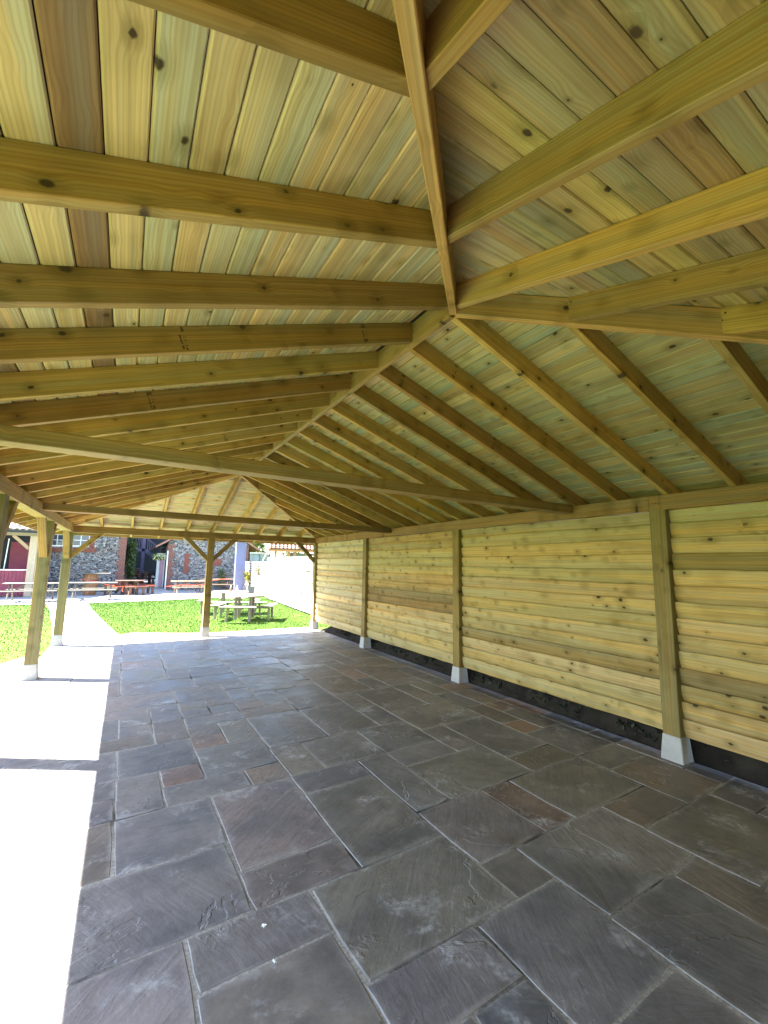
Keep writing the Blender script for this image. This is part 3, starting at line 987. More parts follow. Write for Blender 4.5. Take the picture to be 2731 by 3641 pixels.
for k in range(7):
    y0 = 0.4 + k * 1.15 + rng.uniform(-0.25, 0.25)
    iv = thing('ivy_plant', 'low dark ivy on the bank under the boarded wall, ' + ORD[k], 'ivy', (3.2, y0, 0.1), 0, 'ivy plants under the boarded wall')
    def fn():
        x = 2.92 + abs(rng.gauss(0, 0.10)); return (x, y0 + rng.gauss(0, 0.25), 0.02 + max(0, (x - 2.92)) * 1.8 + rng.uniform(0, 0.06))
    blob_leaves('foliage', iv, 140, fn, 0.030, jitc((0.018, 0.028, 0.010), 0.2))

# ================================================================== STONE BOUNDARY WALL
def stone_mesh():
    s = []
    for k in range(8):
        w, h, d = 0.5, 0.5, 0.5
        vs = []
        for (x, z) in ((-.5, -.42), (-.40, -.5), (.40, -.5), (.5, -.40), (.5, .40), (.42, .5), (-.38, .5), (-.5, .42)):
            vs.append((x + rng.uniform(-.05, .05), z + rng.uniform(-.05, .05)))
        verts = [(x, 0.5, z) for x, z in vs] + [(x, -0.25, z) for x, z in vs] + [(x * .82, -0.5 + rng.uniform(-.1, .1), z * .78) for x, z in vs]
        faces = []
        for r in range(2):
            for a in range(8):
                b = (a + 1) % 8
                faces.append((r * 8 + a, (r + 1) * 8 + a, (r + 1) * 8 + b, r * 8 + b))
        faces.append(tuple(reversed(range(16, 24))))
        me = mesh('stone', [(x, y, z) for x, y, z in verts], faces)
        bm = bmesh.new(); bm.from_mesh(me); bmesh.ops.recalc_face_normals(bm, faces=bm.faces); bm.to_mesh(me); bm.free()
        me.materials.append(M_LIME)
        s.append(me)
    return s


STONES = stone_mesh()


def stone_wall(name, label, a, b, h, stones=True, zbase=0.0, row0=0.20, capn=0.55):
    a, b = V((*a, 0)), V((*b, 0)); d = (b - a).normalized(); L = (b - a).length
    # front face is towards -X
    nrm = V((-abs(d.y), d.x * (1 if d.y > 0 else -1), 0)).normalized()
    t = thing(name, label, 'wall', (a.x, a.y, 0), 0)
    core = []
    th = 0.42
    A = [a, b, b - nrm * th, a - nrm * th]
    verts = [(p.x, p.y, -0.1) for p in A] + [(p.x, p.y, h) for p in A]
    link('core', mesh('core', verts, [(0, 1, 5, 4), (1, 2, 6, 5), (2, 3, 7, 6), (3, 0, 4, 7), (4, 5, 6, 7)]), t, M_DIRT, None, Matrix())
    z = 0.0
    while stones and z < h - 0.08:
        rh = min(rng.uniform(row0 * 0.75, row0 * 1.25), h - z)
        x = rng.uniform(-0.2, 0)
        while x < L:
            w = rng.uniform(0.22, 0.5)
            x1 = min(x + w, L); xa = max(x, 0)
            if x1 - xa > 0.06:
                c = a + d * (xa + x1) / 2 + V((0, 0, z + rh / 2)) + nrm * 0.005
                sc = Matrix.Diagonal((x1 - xa - 0.022, 0.09, rh - 0.024, 1))
                rot = Matrix((d, -nrm, V((0, 0, 1)))).transposed().to_4x4()
                link('stone', rng.choice(STONES), t, None, None, Matrix.Translation(c) @ rot @ sc)
            x += w
        z += rh
    x = 0
    while x < L:
        w = min(rng.uniform(capn * .8, capn * 1.2), L - x)
        c0 = a + d * (x + 0.004) - nrm * th / 2 + V((0, 0, h + 0.055)); c1 = a + d * (x + w - 0.004) - nrm * th / 2 + V((0, 0, h + 0.055))
        if w > 0.05:
            bar('coping_stone', t, c0, c1, 0.11 + rng.uniform(-.015, .015), th + 0.12 + rng.uniform(-.03, .03), M_LIME, None, c=0.03)
        x += w
    return t


stone_wall('stone_wall', 'sunlit white stone garden wall with coping beside the lawn', (4.64, 20.0), (3.78, 9.6), 1.93, True, row0=0.22)
stone_wall('stone_wall', 'lower far stone wall with climbing plant next to the tall plain column', (5.1, 27.4), (4.72, 20.1), 1.74, True, row0=0.17)
stone_wall('stone_wall', 'shaded stone wall behind the boarded side of the pavilion', (3.77, 9.5), (3.70, -5.0), 1.9, False)

# ================================================================== PICNIC FURNITURE
WTH = (0.115, 0.112, 0.108)


def aframe_table(loc, rz, label, colr=WTH, group='weathered picnic tables', L=1.85):
    t = thing('picnic_table', label, 'picnic table', (loc[0], loc[1], 0), rz, group)
    W = PW(t)
    def tr(p): return W @ V(p)
    zax = V((0, 0, 1)); wy = (W.to_3x3() @ V((0, 1, 0)))
    for k in range(5):
        y = -0.31 + k * 0.155
        bar('top_board', t, tr((-L / 2, y, 0.735)), tr((L / 2, y, 0.735)), 0.145, 0.035, M_OLD, jitc(colr, .1), up=wy)
    for s in (-1, 1):
        for k in range(2):
            y = s * (0.60 + k * 0.135)
            bar('seat_board', t, tr((-L / 2, y, 0.44)), tr((L / 2, y, 0.44)), 0.125, 0.035, M_OLD, jitc(colr, .1), up=wy)
        x = s * (L / 2 - 0.24)
        for q in (-1, 1):
            bar('leg', t, tr((x, q * 0.66, 0.0)), tr((x, q * 0.22, 0.715)), 0.095, 0.045, M_OLD, jitc(colr, .1), up=wy)
        bar('cross_beam', t, tr((x - s * 0.045, -0.74, 0.40)), tr((x - s * 0.045, 0.74, 0.40)), 0.09, 0.04, M_OLD, jitc(colr, .1))
        bar('brace', t, tr((x - s * 0.09, 0.0, 0.39)), tr((x - s * 0.45, 0.0, 0.70)), 0.07, 0.04, M_OLD, jitc(colr, .1))
    return t


def round_table(loc, rz, label, r=0.62, colr=WTH, group=None, benches=4, thick_legs=False, z=0.0, top_z=0.74, bench_r=0.98):
    t = thing('round_picnic_table', label, 'picnic table', (loc[0], loc[1], z), rz, group)
    W = PW(t)
    def tr(p): return W @ V(p)
    R3 = W.to_3x3()
    n = 7; bw = 2 * r / n
    for k in range(n):
        y0 = -r + k * bw + 0.004; y1 = y0 + bw - 0.008
        pts_l, pts_r = [], []
        for q in range(4):
            y = y0 + (y1 - y0) * q / 3
            x = math.sqrt(max(r * r - y * y, 0.0009))
            pts_l.append((-x, y)); pts_r.append((x, y))
        poly = pts_r + pts_l[::-1]
        m_ = len(poly)
        vs = [(x, y, top_z - 0.04) for x, y in poly] + [(x, y, top_z) for x, y in poly]
        fs = [tuple(reversed(range(m_))), tuple(range(m_, 2 * m_))] + [(i, (i + 1) % m_, m_ + (i + 1) % m_, m_ + i) for i in range(m_)]
        link('top_board', mesh('top_board', vs, fs), t, M_OLD, jitc(colr, .08), W)
    lw = 0.12 if thick_legs else 0.075
    for k in range(4):
        a = math.pi / 4 + k * math.pi / 2
        bar('leg', t, tr((0.40 * r * 1.3 * math.cos(a), 0.40 * r * 1.3 * math.sin(a), 0)), tr((0.40 * r * 1.3 * math.cos(a), 0.40 * r * 1.3 * math.sin(a), top_z - 0.041)), lw, lw, M_OLD, jitc(colr, .1), up=R3 @ V((1, 0, 0)))
    for k in range(2):
        a = k * math.pi / 2
        d = V((math.cos(a), math.sin(a), 0))
        bar('cross_beam', t, tr(d * -bench_r + V((0, 0, 0.36 + k * 0.001))), tr(d * bench_r + V((0, 0, 0.36 + k * 0.001))), 0.08, 0.05, M_OLD, jitc(colr, .1))
    for k in range(benches):
        a = k * math.pi / 2
        d = V((math.cos(a), math.sin(a), 0)); s = V((-d.y, d.x, 0))
        for q in (0, 1):
            rr = bench_r + 0.02 + q * 0.145
            hl = 0.46 + q * 0.08
            bar('seat_board', t, tr(d * rr - s * hl + V((0, 0, 0.43))), tr(d * rr + s * hl + V((0, 0, 0.43))), 0.135, 0.04, M_OLD, jitc(colr, .08), up=R3 @ d)
        for q in (-1, 1):
            bar('bench_leg', t, tr(d * (bench_r + 0.09) + s * q * 0.34), tr(d * (bench_r + 0.09) + s * q * 0.30 + V((0, 0, 0.409))), 0.10 if thick_legs else 0.07, 0.10 if thick_legs else 0.06, M_OLD, jitc(colr, .1), up=R3 @ d)
    return t


aframe_table((-5.05, 21.25), 0.02, 'grey picnic table in front of the maroon porch panel, leftmost')
aframe_table((-2.90, 21.55), -0.02, 'grey picnic table in front of the flint cottage wall by the path')
PALE = (0.22, 0.205, 0.19)
round_table((1.62, 11.85), -0.45, 'pale round picnic table with benches standing on the lawn, nearest the pavilion', 0.60, PALE, bench_r=0.72)
round_table((1.55, 13.75), -0.30, 'second pale round picnic table on the lawn, behind the nearest one', 0.62, PALE, bench_r=0.78)
BRNT = (0.11, 0.065, 0.05)
round_table((-1.42, 24.6), 0.3, 'brown chunky round table with orange tape at the cottage corner', 0.72, BRNT, thick_legs=True, bench_r=0.95)
round_table((-0.42, 32.0), 0.1, 'round brown table in the alley below the stairs', 0.60, BRNT, thick_legs=True, z=0.22, bench_r=0.80)
round_table((-0.98, 36.6), 0.2, 'farther round table in the alley behind the stairs post', 0.55, BRNT, thick_legs=True, z=0.34, bench_r=0.75)
round_table((-1.10, 40.0), 0.2, 'farthest round table at the end of the alley', 0.58, BRNT, thick_legs=True, z=0.44, bench_r=0.75)
aframe_table((1.35, 23.0), 0.03, 'pale brown picnic table with red tape seen left of the middle post', (0.15, 0.12, 0.10), 'brown picnic tables')
aframe_table((3.05, 25.9), 0.05, 'brown picnic table by the flint wall right of the middle post', (0.13, 0.10, 0.085), 'brown picnic tables', 2.3)

# tall plank topped barrel table against the cottage
bt = thing('barrel_table', 'tall barrel table with plank top against the flint cottage wall', 'table', (-3.2, 24.6, 0))
for k in range(14):
    a = 2 * math.pi * k / 14
    prof = [(0.27, 0.0), (0.33, 0.35), (0.345, 0.55), (0.33, 0.75), (0.28, 1.05)]
    vs, fs = [], []
    hw = math.pi / 14 * 0.94
    for r_, z_ in prof:
        for rr in (r_, r_ - 0.03):
            for da in (-hw, hw):
                vs.append((rr * math.cos(a + da), rr * math.sin(a + da), z_))
    for i in range(len(prof) - 1):
        b0, b1 = i * 4, (i + 1) * 4
        fs += [(b0, b0 + 1, b1 + 1, b1), (b0 + 3, b0 + 2, b1 + 2, b1 + 3), (b0 + 1, b0 + 3, b1 + 3, b1 + 1), (b0 + 2, b0, b1, b1 + 2)]
    link('stave', mesh('stave', vs, fs), bt, M_OLD, jitc((0.26, 0.13, 0.07), .15), PW(bt))
lathe('hoop', bt, [(0.335, 0.30), (0.345, 0.30), (0.347, 0.35), (0.338, 0.35)], 24, M_BLACK, None, PW(bt))
lathe('hoop', bt, [(0.335, 0.72), (0.345, 0.72), (0.338, 0.77), (0.33, 0.77)], 24, M_BLACK, None, PW(bt))
for k in range(4):
    y = 24.6 - 0.36 + k * 0.24
    bar('top_board', bt, (-4.55, y, 1.085), (-2.35, y, 1.085), 0.225, 0.045, M_OLD, jitc(WTH, .08), up=(0, 1, 0))


def tape(label, pts, w=0.05):
    """flat ribbon of barrier tape through pts"""
    vs, fs = [], []
    P_ = [V(p) for p in pts]
    for k, p in enumerate(P_):
        d = (P_[min(k + 1, len(P_) - 1)] - P_[max(k - 1, 0)]).normalized()
        side = d.cross(V((0, 0, 1))).normalized() * 0.004
        for dz in (-w / 2, w / 2):
            vs += [p + V((0, 0, dz)) - side, p + V((0, 0, dz)) + side]
    for k in range(len(P_) - 1):
        a, b = k * 4, (k + 1) * 4
        fs += [(a, b, b + 2, a + 2), (a + 3, b + 3, b + 1, a + 1), (a + 2, b + 2, b + 3, a + 3), (a + 1, b + 1, b, a)]
    o = link('barrier_tape', mesh('barrier_tape', vs, fs), None, M_ORANGE, None, Matrix())
    return tag(o, label, 'tape', 'orange barrier tapes')


def ringpts(c, r, z, n=26, a0=0.0, a1=6.283, sag=0.0):
    return [(c[0] + r * math.cos(a0 + (a1 - a0) * k / n), c[1] + r * math.sin(a0 + (a1 - a0) * k / n), z + sag * math.sin(k * 1.7)) for k in range(n + 1)]


tape('orange tape wrapped round the benches of the brown round table', ringpts((-1.42, 24.6), 1.14, 0.47, sag=0.02), 0.035)
tape('orange tape strung from the barrel table to the round table', [(-3.6, 24.2, 0.80), (-3.2, 23.9, 0.74), (-2.8, 23.85, 0.68), (-2.5, 23.7, 0.55), (-2.1, 23.7, 0.5)], 0.03)
tape('loose knotted end of orange tape hanging off the round table bench', [(-1.75, 23.42, 0.47), (-1.73, 23.40, 0.38), (-1.78, 23.40, 0.30), (-1.72, 23.39, 0.22)], 0.09)
tape('red tape strung along the brown picnic table left of the middle post', [(0.1, 22.3, 0.50), (0.6, 22.25, 0.56), (1.1, 22.2, 0.60), (1.6, 22.25, 0.56), (2.2, 22.3, 0.60)], 0.035)
tape('red tape tied slantwise across the brown picnic table right of the middle post', [(2.0, 25.0, 0.62), (2.6, 24.95, 0.68), (3.2, 24.95, 0.76), (3.7, 25.0, 0.82)], 0.05)

# ================================================================== BUILDINGS
def wall_holes(name, parent, x0, x1, z0, z1, y, th, holes, mat):
    """wall facing -Y with rectangular openings, reveals included"""
    xs = sorted({x0, x1, *[h[0] for h in holes], *[h[1] for h in holes]})
    zs = sorted({z0, z1, *[h[2] for h in holes], *[h[3] for h in holes]})
    vs, fs = [], []
    def q(a, b, c, d):
        i = len(vs); vs.extend([a, b, c, d]); fs.append((i, i + 1, i + 2, i + 3))
    for i in range(len(xs) - 1):
        for j in range(len(zs) - 1):
            cx_, cz_ = (xs[i] + xs[i + 1]) / 2, (zs[j] + zs[j + 1]) / 2
            if any(h[0] < cx_ < h[1] and h[2] < cz_ < h[3] for h in holes): continue
            q((xs[i], y, zs[j]), (xs[i + 1], y, zs[j]), (xs[i + 1], y, zs[j + 1]), (xs[i], y, zs[j + 1]))
            q((xs[i + 1], y + th, zs[j]), (xs[i], y + th, zs[j]), (xs[i], y + th, zs[j + 1]), (xs[i + 1], y + th, zs[j + 1]))
    for a, b, c, d in [(x0, x1, z0, z1)] + list(holes):
        q((a, y, c), (a, y + th, c), (a, y + th, d), (a, y, d)); q((b, y, c), (b, y, d), (b, y + th, d), (b, y + th, c))
        q((a, y, c), (b, y, c), (b, y + th, c), (a, y + th, c)); q((a, y, d), (a, y + th, d), (b, y + th, d), (b, y, d))
    return link(name, mesh(name, vs, fs), parent, mat, None, Matrix())


def window(parent, x0, x1, z0, z1, y, cols, rows):
    f = 0.06
    w = box('window', parent, (x0, y - 0.02, z0), (x1, y + 0.03, z0 + f), M_WHITE)
    box('frame', w, (x0, y - 0.021, z1 - f), (x1, y + 0.031, z1), M_WHITE)
    box('frame', w, (x0, y - 0.019, z0 + f + .001), (x0 + f, y + 0.029, z1 - f - .001), M_WHITE)
    box('frame', w, (x1 - f, y - 0.019, z0 + f + .001), (x1, y + 0.029, z1 - f - .001), M_WHITE)
    box('sill', w, (x0 - 0.05, y - 0.07, z0 - 0.05), (x1 + 0.05, y + 0.028, z0 - 0.002), M_WHITE)
    px = (x1 - x0 - 2 * f) / cols; pz = (z1 - z0 - 2 * f) / rows
    for i in range(1, cols):
        box('glazing_bar', w, (x0 + f + i * px - 0.018, y - 0.012, z0 + f), (x0 + f + i * px + 0.018, y + 0.02, z1 - f), M_WHITE)
    for j in range(1, rows):
        box('glazing_bar', w, (x0 + f, y - 0.010, z0 + f + j * pz - 0.018), (x1 - f, y + 0.018, z0 + f + j * pz + 0.018), M_WHITE)
    for i in range(cols):
        for j in range(rows):
            box('pane', w, (x0 + f + i * px + 0.004, y + 0.004, z0 + f + j * pz + 0.004), (x0 + f + (i + 1) * px - 0.004, y + 0.009, z0 + f + (j + 1) * pz - 0.004), M_GLASS, c=0.001)
    return w


def quoins(parent, x, y, z1, side, y1=None):
    """toothed brick corner; side -1: corner is the right end of the wall"""
    z = -0.05; k = 0
    while z < z1:
        w = 0.42 if k % 2 else 0.30
        a, b = (x - w, x + 0.012) if side < 0 else (x - 0.012, x + w)
        box('brick_quoin', parent, (a, y - 0.012, z), (b, y + 0.30, min(z + 0.298, z1)), M_BRICK, c=0.003)
        z += 0.30; k += 1


# flint cottage
ct = thing('flint_cottage', 'flint cottage with red brick corner and small white windows', 'house', (-5, 27, 0))
wins = [(-4.40, -3.56, 2.50, 3.55), (-5.35, -4.72, 2.48, 3.5)]
wall_holes('wall', ct, -13, -1.77, -0.1, 5.6, 27.0, 0.4, wins, M_FLINT)
wall = prism('side_wall', ct, [(-13, -0.1), (-12.6, -0.1), (-12.6, 5.6), (-13, 5.6)], 27.4, 35, M_FLINT)
prism('side_wall', ct, [(-2.17, -0.1), (-1.772, -0.1), (-1.772, 5.6), (-2.17, 5.6)], 27.4, 35, M_FLINT)
for w_ in wins:
    window(ct, *w_, 27.10, 2, 3)
    box('brick_surround', ct, (w_[0] - 0.28, 26.985, w_[2] - 0.30), (w_[1] + 0.36, 27.01, w_[2] - 0.055), M_BRICK)
    box('brick_surround', ct, (w_[1] + 0.003, 26.985, w_[2] - 0.052), (w_[1] + 0.24, 27.01, w_[3] + 0.2), M_BRICK)
    box('brick_surround', ct, (w_[0] - 0.20, 26.986, w_[2] - 0.052), (w_[0] - 0.003, 27.01, w_[3] + 0.2), M_BRICK)
quoins(ct, -1.77, 27.0, 5.6, -1)
vs = [(-13.4, 26.6, 5.5), (-1.4, 26.6, 5.5), (-1.4, 31.2, 8.6), (-13.4, 31.2, 8.6), (-13.4, 35.6, 5.5), (-1.4, 35.6, 5.5)]
vs += [(x, y, z + 0.12) for x, y, z in vs]
link('roof', mesh('roof', vs, [(0, 1, 2, 3), (3, 2, 5, 4), (7, 6, 9, 8), (8, 9, 10, 11), (0, 6, 7, 1), (1, 7, 8, 2), (2, 8, 11, 5), (4, 5, 11, 10), (3, 9, 6, 0), (4, 10, 9, 3)]), ct, M_TILE, (0.36, 0.17, 0.11), Matrix())

# maroon porch with pantiled roof
po = thing('porch', 'maroon timber porch with pale pantiled roof at the left', 'porch', (-7.5, 24, 0))
OAK = (0.42, 0.36, 0.28)
for x in (-5.56, -8.2, -10.8):
    box('post', po, (x - 0.14, 23.86, 0.0), (x + 0.14, 24.14, 2.86), M_OLD, jitc(OAK, .06))
bar('brace', po, (-5.72, 24.0, 2.25), (-6.35, 24.0, 2.86), 0.14, 0.10, M_OLD, (0.34, 0.26, 0.18))
box('beam', po, (-11.2, 23.88, 2.862), (-5.2, 24.12, 3.06), M_OLD, (0.30, 0.26, 0.22))
box('gutter', po, (-11.4, 23.32, 2.98), (-5.0, 23.44, 3.08), M_BLACK)
for k in range(40):
    x = -11.0 + k * 0.137
    if x > -5.5: break
    box('panel_board', po, (x, 23.98, 0.05), (x + 0.131, 24.01, 1.22), M_MAROON, c=0.006)
box('rail', po, (-11.2, 23.93, 1.222), (-5.45, 24.08, 1.27), M_WHITE)
box('back_wall', po, (-11.5, 26.2, 0.0), (-5.3, 26.4, 3.6), M_DARKCLAD)
box('door', po, (-6.78, 26.14, 0.05), (-5.86, 26.19, 2.62), M_MAROON)
bar('pole', po, (-6.66, 24.6, 1.2), (-6.60, 24.6, 2.72), 0.035, 0.035, M_WHITE)
box('side_wall', po, (-5.52, 24.16, 0.0), (-5.42, 26.19, 1.2), M_MAROON)
link('roof_deck', mesh('roof_deck', [(-11.6, 23.4, 3.09), (-4.95, 23.4, 3.09), (-4.95, 26.98, 5.0), (-11.6, 26.98, 5.0), (-11.6, 23.4, 3.05), (-4.95, 23.4, 3.05), (-4.95, 26.98, 4.96), (-11.6, 26.98, 4.96)],
     [(0, 1, 2, 3), (7, 6, 5, 4), (0, 4, 5, 1), (1, 5, 6, 2), (3, 2, 6, 7), (0, 3, 7, 4)]), po, M_OLD, (0.3, 0.25, 0.2), Matrix())


def pantile(name='roof_tile', w=0.24, l=0.36):
    vs, fs = [], []
    n = 8
    for j, (yy, zz) in enumerate(((0, 0.03), (l, 0.0))):
        for i in range(n + 1):
            u = i / n
            z = 0.028 * math.sin(u * 2 * math.pi) + zz
            vs.append(((u - 0.5) * w, yy, z)); vs.append(((u - 0.5) * w, yy, z - 0.016))
    r = 2 * (n + 1)
    for i in range(n):
        a = 2 * i
        fs += [(a, a + 2, r + a + 2, r + a), (a + 1, r + a + 1, r + a + 3, a + 3), (a, a + 1, a + 3, a + 2)]
    me = mesh(name, vs, fs, True)
    return me


PT = pantile(); PT.materials.append(M_TILE)
sl = math.atan2(5.0 - 3.09, 26.98 - 23.4)
for rrow in range(7):
    for cc in range(27):
        x = -11.4 + cc * 0.24; s = -0.06 + rrow * 0.32
        mw = Matrix.Translation((x, 23.4 + s * math.cos(sl), 3.145 + s * math.sin(sl))) @ Matrix.Rotation(sl, 4, 'X')
        if x < -7.6: continue
        link('roof_tile', PT, po, None, jitc((0.50, 0.40, 0.35), .12), mw)
lm = thing('speaker_box', 'small grey box fixed to the maroon porch panel', 'box', (-5.55, 23.9, 0.78))
box('body', lm, (-5.66, 23.90, 0.80), (-5.44, 23.975, 1.08), M_GREY)
box('lid', lm, (-5.67, 23.885, 1.081), (-5.43, 23.974, 1.10), M_GREY)

# dark building at the end of the alley with outside stairs
db = thing('dark_building', 'dark clad building at the end of the alley', 'building', (0, 43, 0))
for k in range(26):
    x = -5.0 + k * 0.31
    box('cladding_board', db, (x, 42.6, -0.1), (x + 0.30, 42.64, 6.5), M_DARKCLAD, c=0.006)
box('wall', db, (-5.2, 42.645, -0.1), (3.2, 48, 6.5), M_DARKCLAD)
box('side_wing', db, (-1.72, 35.2, -0.1), (-1.5, 42.5, 5.0), M_DARKCLAD)
st = thing('outside_stairs', 'slate blue timber stairs and landing above the alley', 'stairs', (-0.7, 33, 0.2))
box('post', st, (-0.80, 33.0, 0.15), (-0.60, 33.2, 3.50), M_PURPLE)
box('post', st, (-1.42, 33.0, 0.15), (-1.28, 33.2, 3.50), M_PURPLE)
box('landing', st, (-1.5, 33.0, 2.50), (-0.55, 35.0, 2.66), M_PURPLE)
box('handrail', st, (-1.27, 33.03, 3.44), (-0.81, 33.12, 3.50), M_PURPLE)
for k in range(4):
    x = -1.22 + k * 0.115
    box('baluster', st, (x, 33.05, 2.67), (x + 0.045, 33.10, 3.435), M_PURPLE)
for y in (33.02, 34.0):
    bar('stringer', st, (-0.58, y, 2.55), (1.35, y, 1.05), 0.26, 0.06, M_PURPLE)
bar('handrail', st, (-0.58, 33.05, 3.47), (1.35, 33.05, 1.97), 0.06, 0.08, M_PURPLE)
for k in range(14):
    x = -0.47 + k * 0.125
    z = 2.67 - (x + 0.58) * 0.777
    box('baluster', st, (x, 33.03, z), (x + 0.045, 33.075, z + 0.79), M_PURPLE)
for k in range(9):
    x = -0.45 + k * 0.19
    box('tread', st, (x, 33.06, 2.50 - k * 0.15), (x + 0.24, 33.96, 2.54 - k * 0.15), M_PURPLE)

# right flint building, gable towards the lawn
fb = thing('flint_outbuilding', 'flint outbuilding with brick corners behind the middle post', 'building', (3, 28, 0))
prism('wall', fb, [(0.5, -0.1), (5.52, -0.1), (5.52, 3.0), (3.0, 4.5), (0.5, 3.0)], 28.0, 34.0, M_FLINT)
quoins(fb, 0.49, 28.0, 2.85, 1); quoins(fb, 5.53, 28.0, 2.95, -1)
for k, z in enumerate((1.0, 1.22, 1.44, 1.66, 1.88, 2.10)):
    w_ = 0.34 if k % 2 else 0.26
    box('brick_patch', fb, (1.50, 27.985, z), (1.50 + w_, 28.03, z + 0.218), M_BRICK, c=0.003)
for k, z in enumerate((1.55, 1.78)):
    box('brick_patch', fb, (3.0 - 0.1 * k, 27.985, z), (3.75, 28.03, z + 0.228), M_BRICK, c=0.003)
for sx, xa, xb in ((-1, -0.2, 3.0), (1, 3.0, 6.2)):
    za, zb = (2.62, 4.62) if sx < 0 else (4.62, 2.62)
    link('roof_slope', mesh('roof_slope', [(xa, 27.7, za), (xb, 27.7, zb), (xb, 34.3, zb), (xa, 34.3, za), (xa, 27.7, za + .12), (xb, 27.7, zb + .12), (xb, 34.3, zb + .12), (xa, 34.3, za + .12)],
         [(3, 2, 1, 0), (4, 5, 6, 7), (0, 1, 5, 4), (1, 2, 6, 5), (2, 3, 7, 6), (3, 0, 4, 7)]), fb, M_TILE, (0.36, 0.18, 0.12), Matrix())
bar('drainpipe', fb, (0.43, 27.93, 0.1), (0.43, 27.93, 2.65), 0.08, 0.08, M_BLACK, c=0.02)
box('white_board', fb, (0.475, 27.90, 0.02), (0.545, 27.98, 2.45), M_WHITE)
dr = thing('alley_door', 'pink and white door panel beside the flint outbuilding', 'door', (0.3, 29, 0.05))
box('panel', dr, (0.17, 29.0, 0.07), (0.40, 29.05, 1.9), M_PINK)
box('frame', dr, (0.0, 28.98, 0.07), (0.165, 29.06, 1.95), M_WHITE)
box('frame', dr, (0.405, 28.98, 0.07), (0.47, 29.06, 1.95), M_WHITE)
box('lintel', dr, (0.0, 28.98, 1.952), (0.47, 29.06, 2.3), M_WHITE)

# hanging basket
hb = thing('hanging_basket', 'hanging basket of pale flowers at the outbuilding corner', 'hanging basket', (0.02, 27.0, 2.05))
lathe('bowl', hb, [(0.05, -0.22), (0.16, -0.17), (0.22, -0.06), (0.23, 0.0)], 14, M_DARKSOIL, None, PW(hb))
for a in (0, 2.1, 4.2):
    bar('chain', hb, (0.02 + 0.22 * math.cos(a), 27 + 0.22 * math.sin(a), 2.05), (0.02, 27.0, 2.62), 0.012, 0.012, M_BLACK)
bar('bracket', hb, (0.02, 27.0, 2.62), (0.45, 27.93, 2.64), 0.03, 0.02, M_BLACK)
def fnb():
    a = rng.uniform(0, 6.283); r_ = 0.38 * math.sqrt(rng.random()); return (0.02 + r_ * math.cos(a), 27.0 + r_ * math.sin(a), 2.05 + rng.uniform(-0.25, 0.22) * (1 - r_))
blob_leaves('foliage', hb, 260, fnb, 0.05, (0.16, 0.24, 0.06))
blob_leaves('flowers', hb, 120, fnb, 0.045, (0.62, 0.60, 0.50))

# tall light grey column, bluish shade put into its colour
cl = thing('column', 'tall plain light grey column with bluish shade painted in at the end of the outbuilding', 'column', (4.33, 25, 0))
lathe('plinth', cl, [(0.42, 0.0), (0.42, 0.05), (0.40, 0.06)], 4, M_GREY, None, Matrix.Translation((4.33, 25, -0.01)) @ Matrix.Rotation(math.pi / 4 - 0.1, 4, 'Z'))
lathe('shaft', cl, [(0.395, 0.05), (0.405, 1.6), (0.41, 3.0), (0.39, 3.10), (0.30, 3.16)], 4, M_SHADE_BLUE, None, Matrix.Translation((4.33, 25, 0.0)) @ Matrix.Rotation(math.pi / 4 - 0.1, 4, 'Z'))


def shrub(name, label, cat, c, rad, n, size, colr, z0=0.0, stems=4, group=None, flowers=None):
    t = thing(name, label, cat, (c[0], c[1], z0), 0, group)
    for k in range(stems):
        a = rng.uniform(0, 6.283)
        bar('stem', t, (c[0], c[1], z0), (c[0] + math.cos(a) * rad[0] * .5, c[1] + math.sin(a) * rad[1] * .5, z0 + rad[2] * rng.uniform(0.8, 1.4)), 0.025, 0.02, M_OLD, (0.16, 0.11, 0.07))
    lobes = [(rng.uniform(-.5, .5) * rad[0], rng.uniform(-.5, .5) * rad[1], rng.uniform(0.5, 1.6) * rad[2]) for _ in range(9)]
    def fn():
        l = rng.choice(lobes)
        return (c[0] + l[0] + rng.gauss(0, .22) * rad[0], c[1] + l[1] + rng.gauss(0, .22) * rad[1], z0 + max(0.02, l[2] + rng.gauss(0, .25) * rad[2]))
    blob_leaves('foliage', t, n, fn, size, colr)
    if flowers: blob_leaves('flowers', t, n // 2, fn, size, flowers)
    return t


shrub('climbing_plant', 'wiry climbing plant on the lower stone wall', 'climber', (4.70, 22.2), (0.15, 0.9, 0.35), 350, 0.045, (0.16, 0.16, 0.09), 1.05, 5)
shrub('flowering_shrub', 'yellow flowering plant beside the tall plain column', 'plant', (4.72, 24.6), (0.28, 0.3, 0.5), 260, 0.06, (0.20, 0.24, 0.05), 0.35, 5, flowers=(0.75, 0.55, 0.06))
shrub('wall_shrub', 'leafy shrub against the outbuilding left of the column', 'shrub', (3.75, 27.6), (0.35, 0.25, 0.75), 450, 0.06, (0.09, 0.13, 0.05), 0.0, 5)
shrub('corner_climber', 'dense green climber on the cottage corner by the alley', 'climber', (-1.45, 29.5), (0.35, 1.6, 1.6), 2600, 0.085, (0.045, 0.08, 0.022), 0.2, 8)
pl = thing('planter', 'dark square planter at the foot of the stone wall', 'planter', (4.45, 22.5, 0))
lathe('pot', pl, [(0.22, 0.0), (0.27, 0.38), (0.29, 0.40), (0.29, 0.46), (0.25, 0.46), (0.24, 0.40)], 4, M_PLASTIC, None, Matrix.Translation((4.38, 22.3, 0)) @ Matrix.Rotation(math.pi / 4, 4, 'Z'))
lathe('soil', pl, [(0.235, 0.40), (0.235, 0.425)], 4, M_DARKSOIL, None, Matrix.Translation((4.38, 22.3, 0)) @ Matrix.Rotation(math.pi / 4, 4, 'Z'))
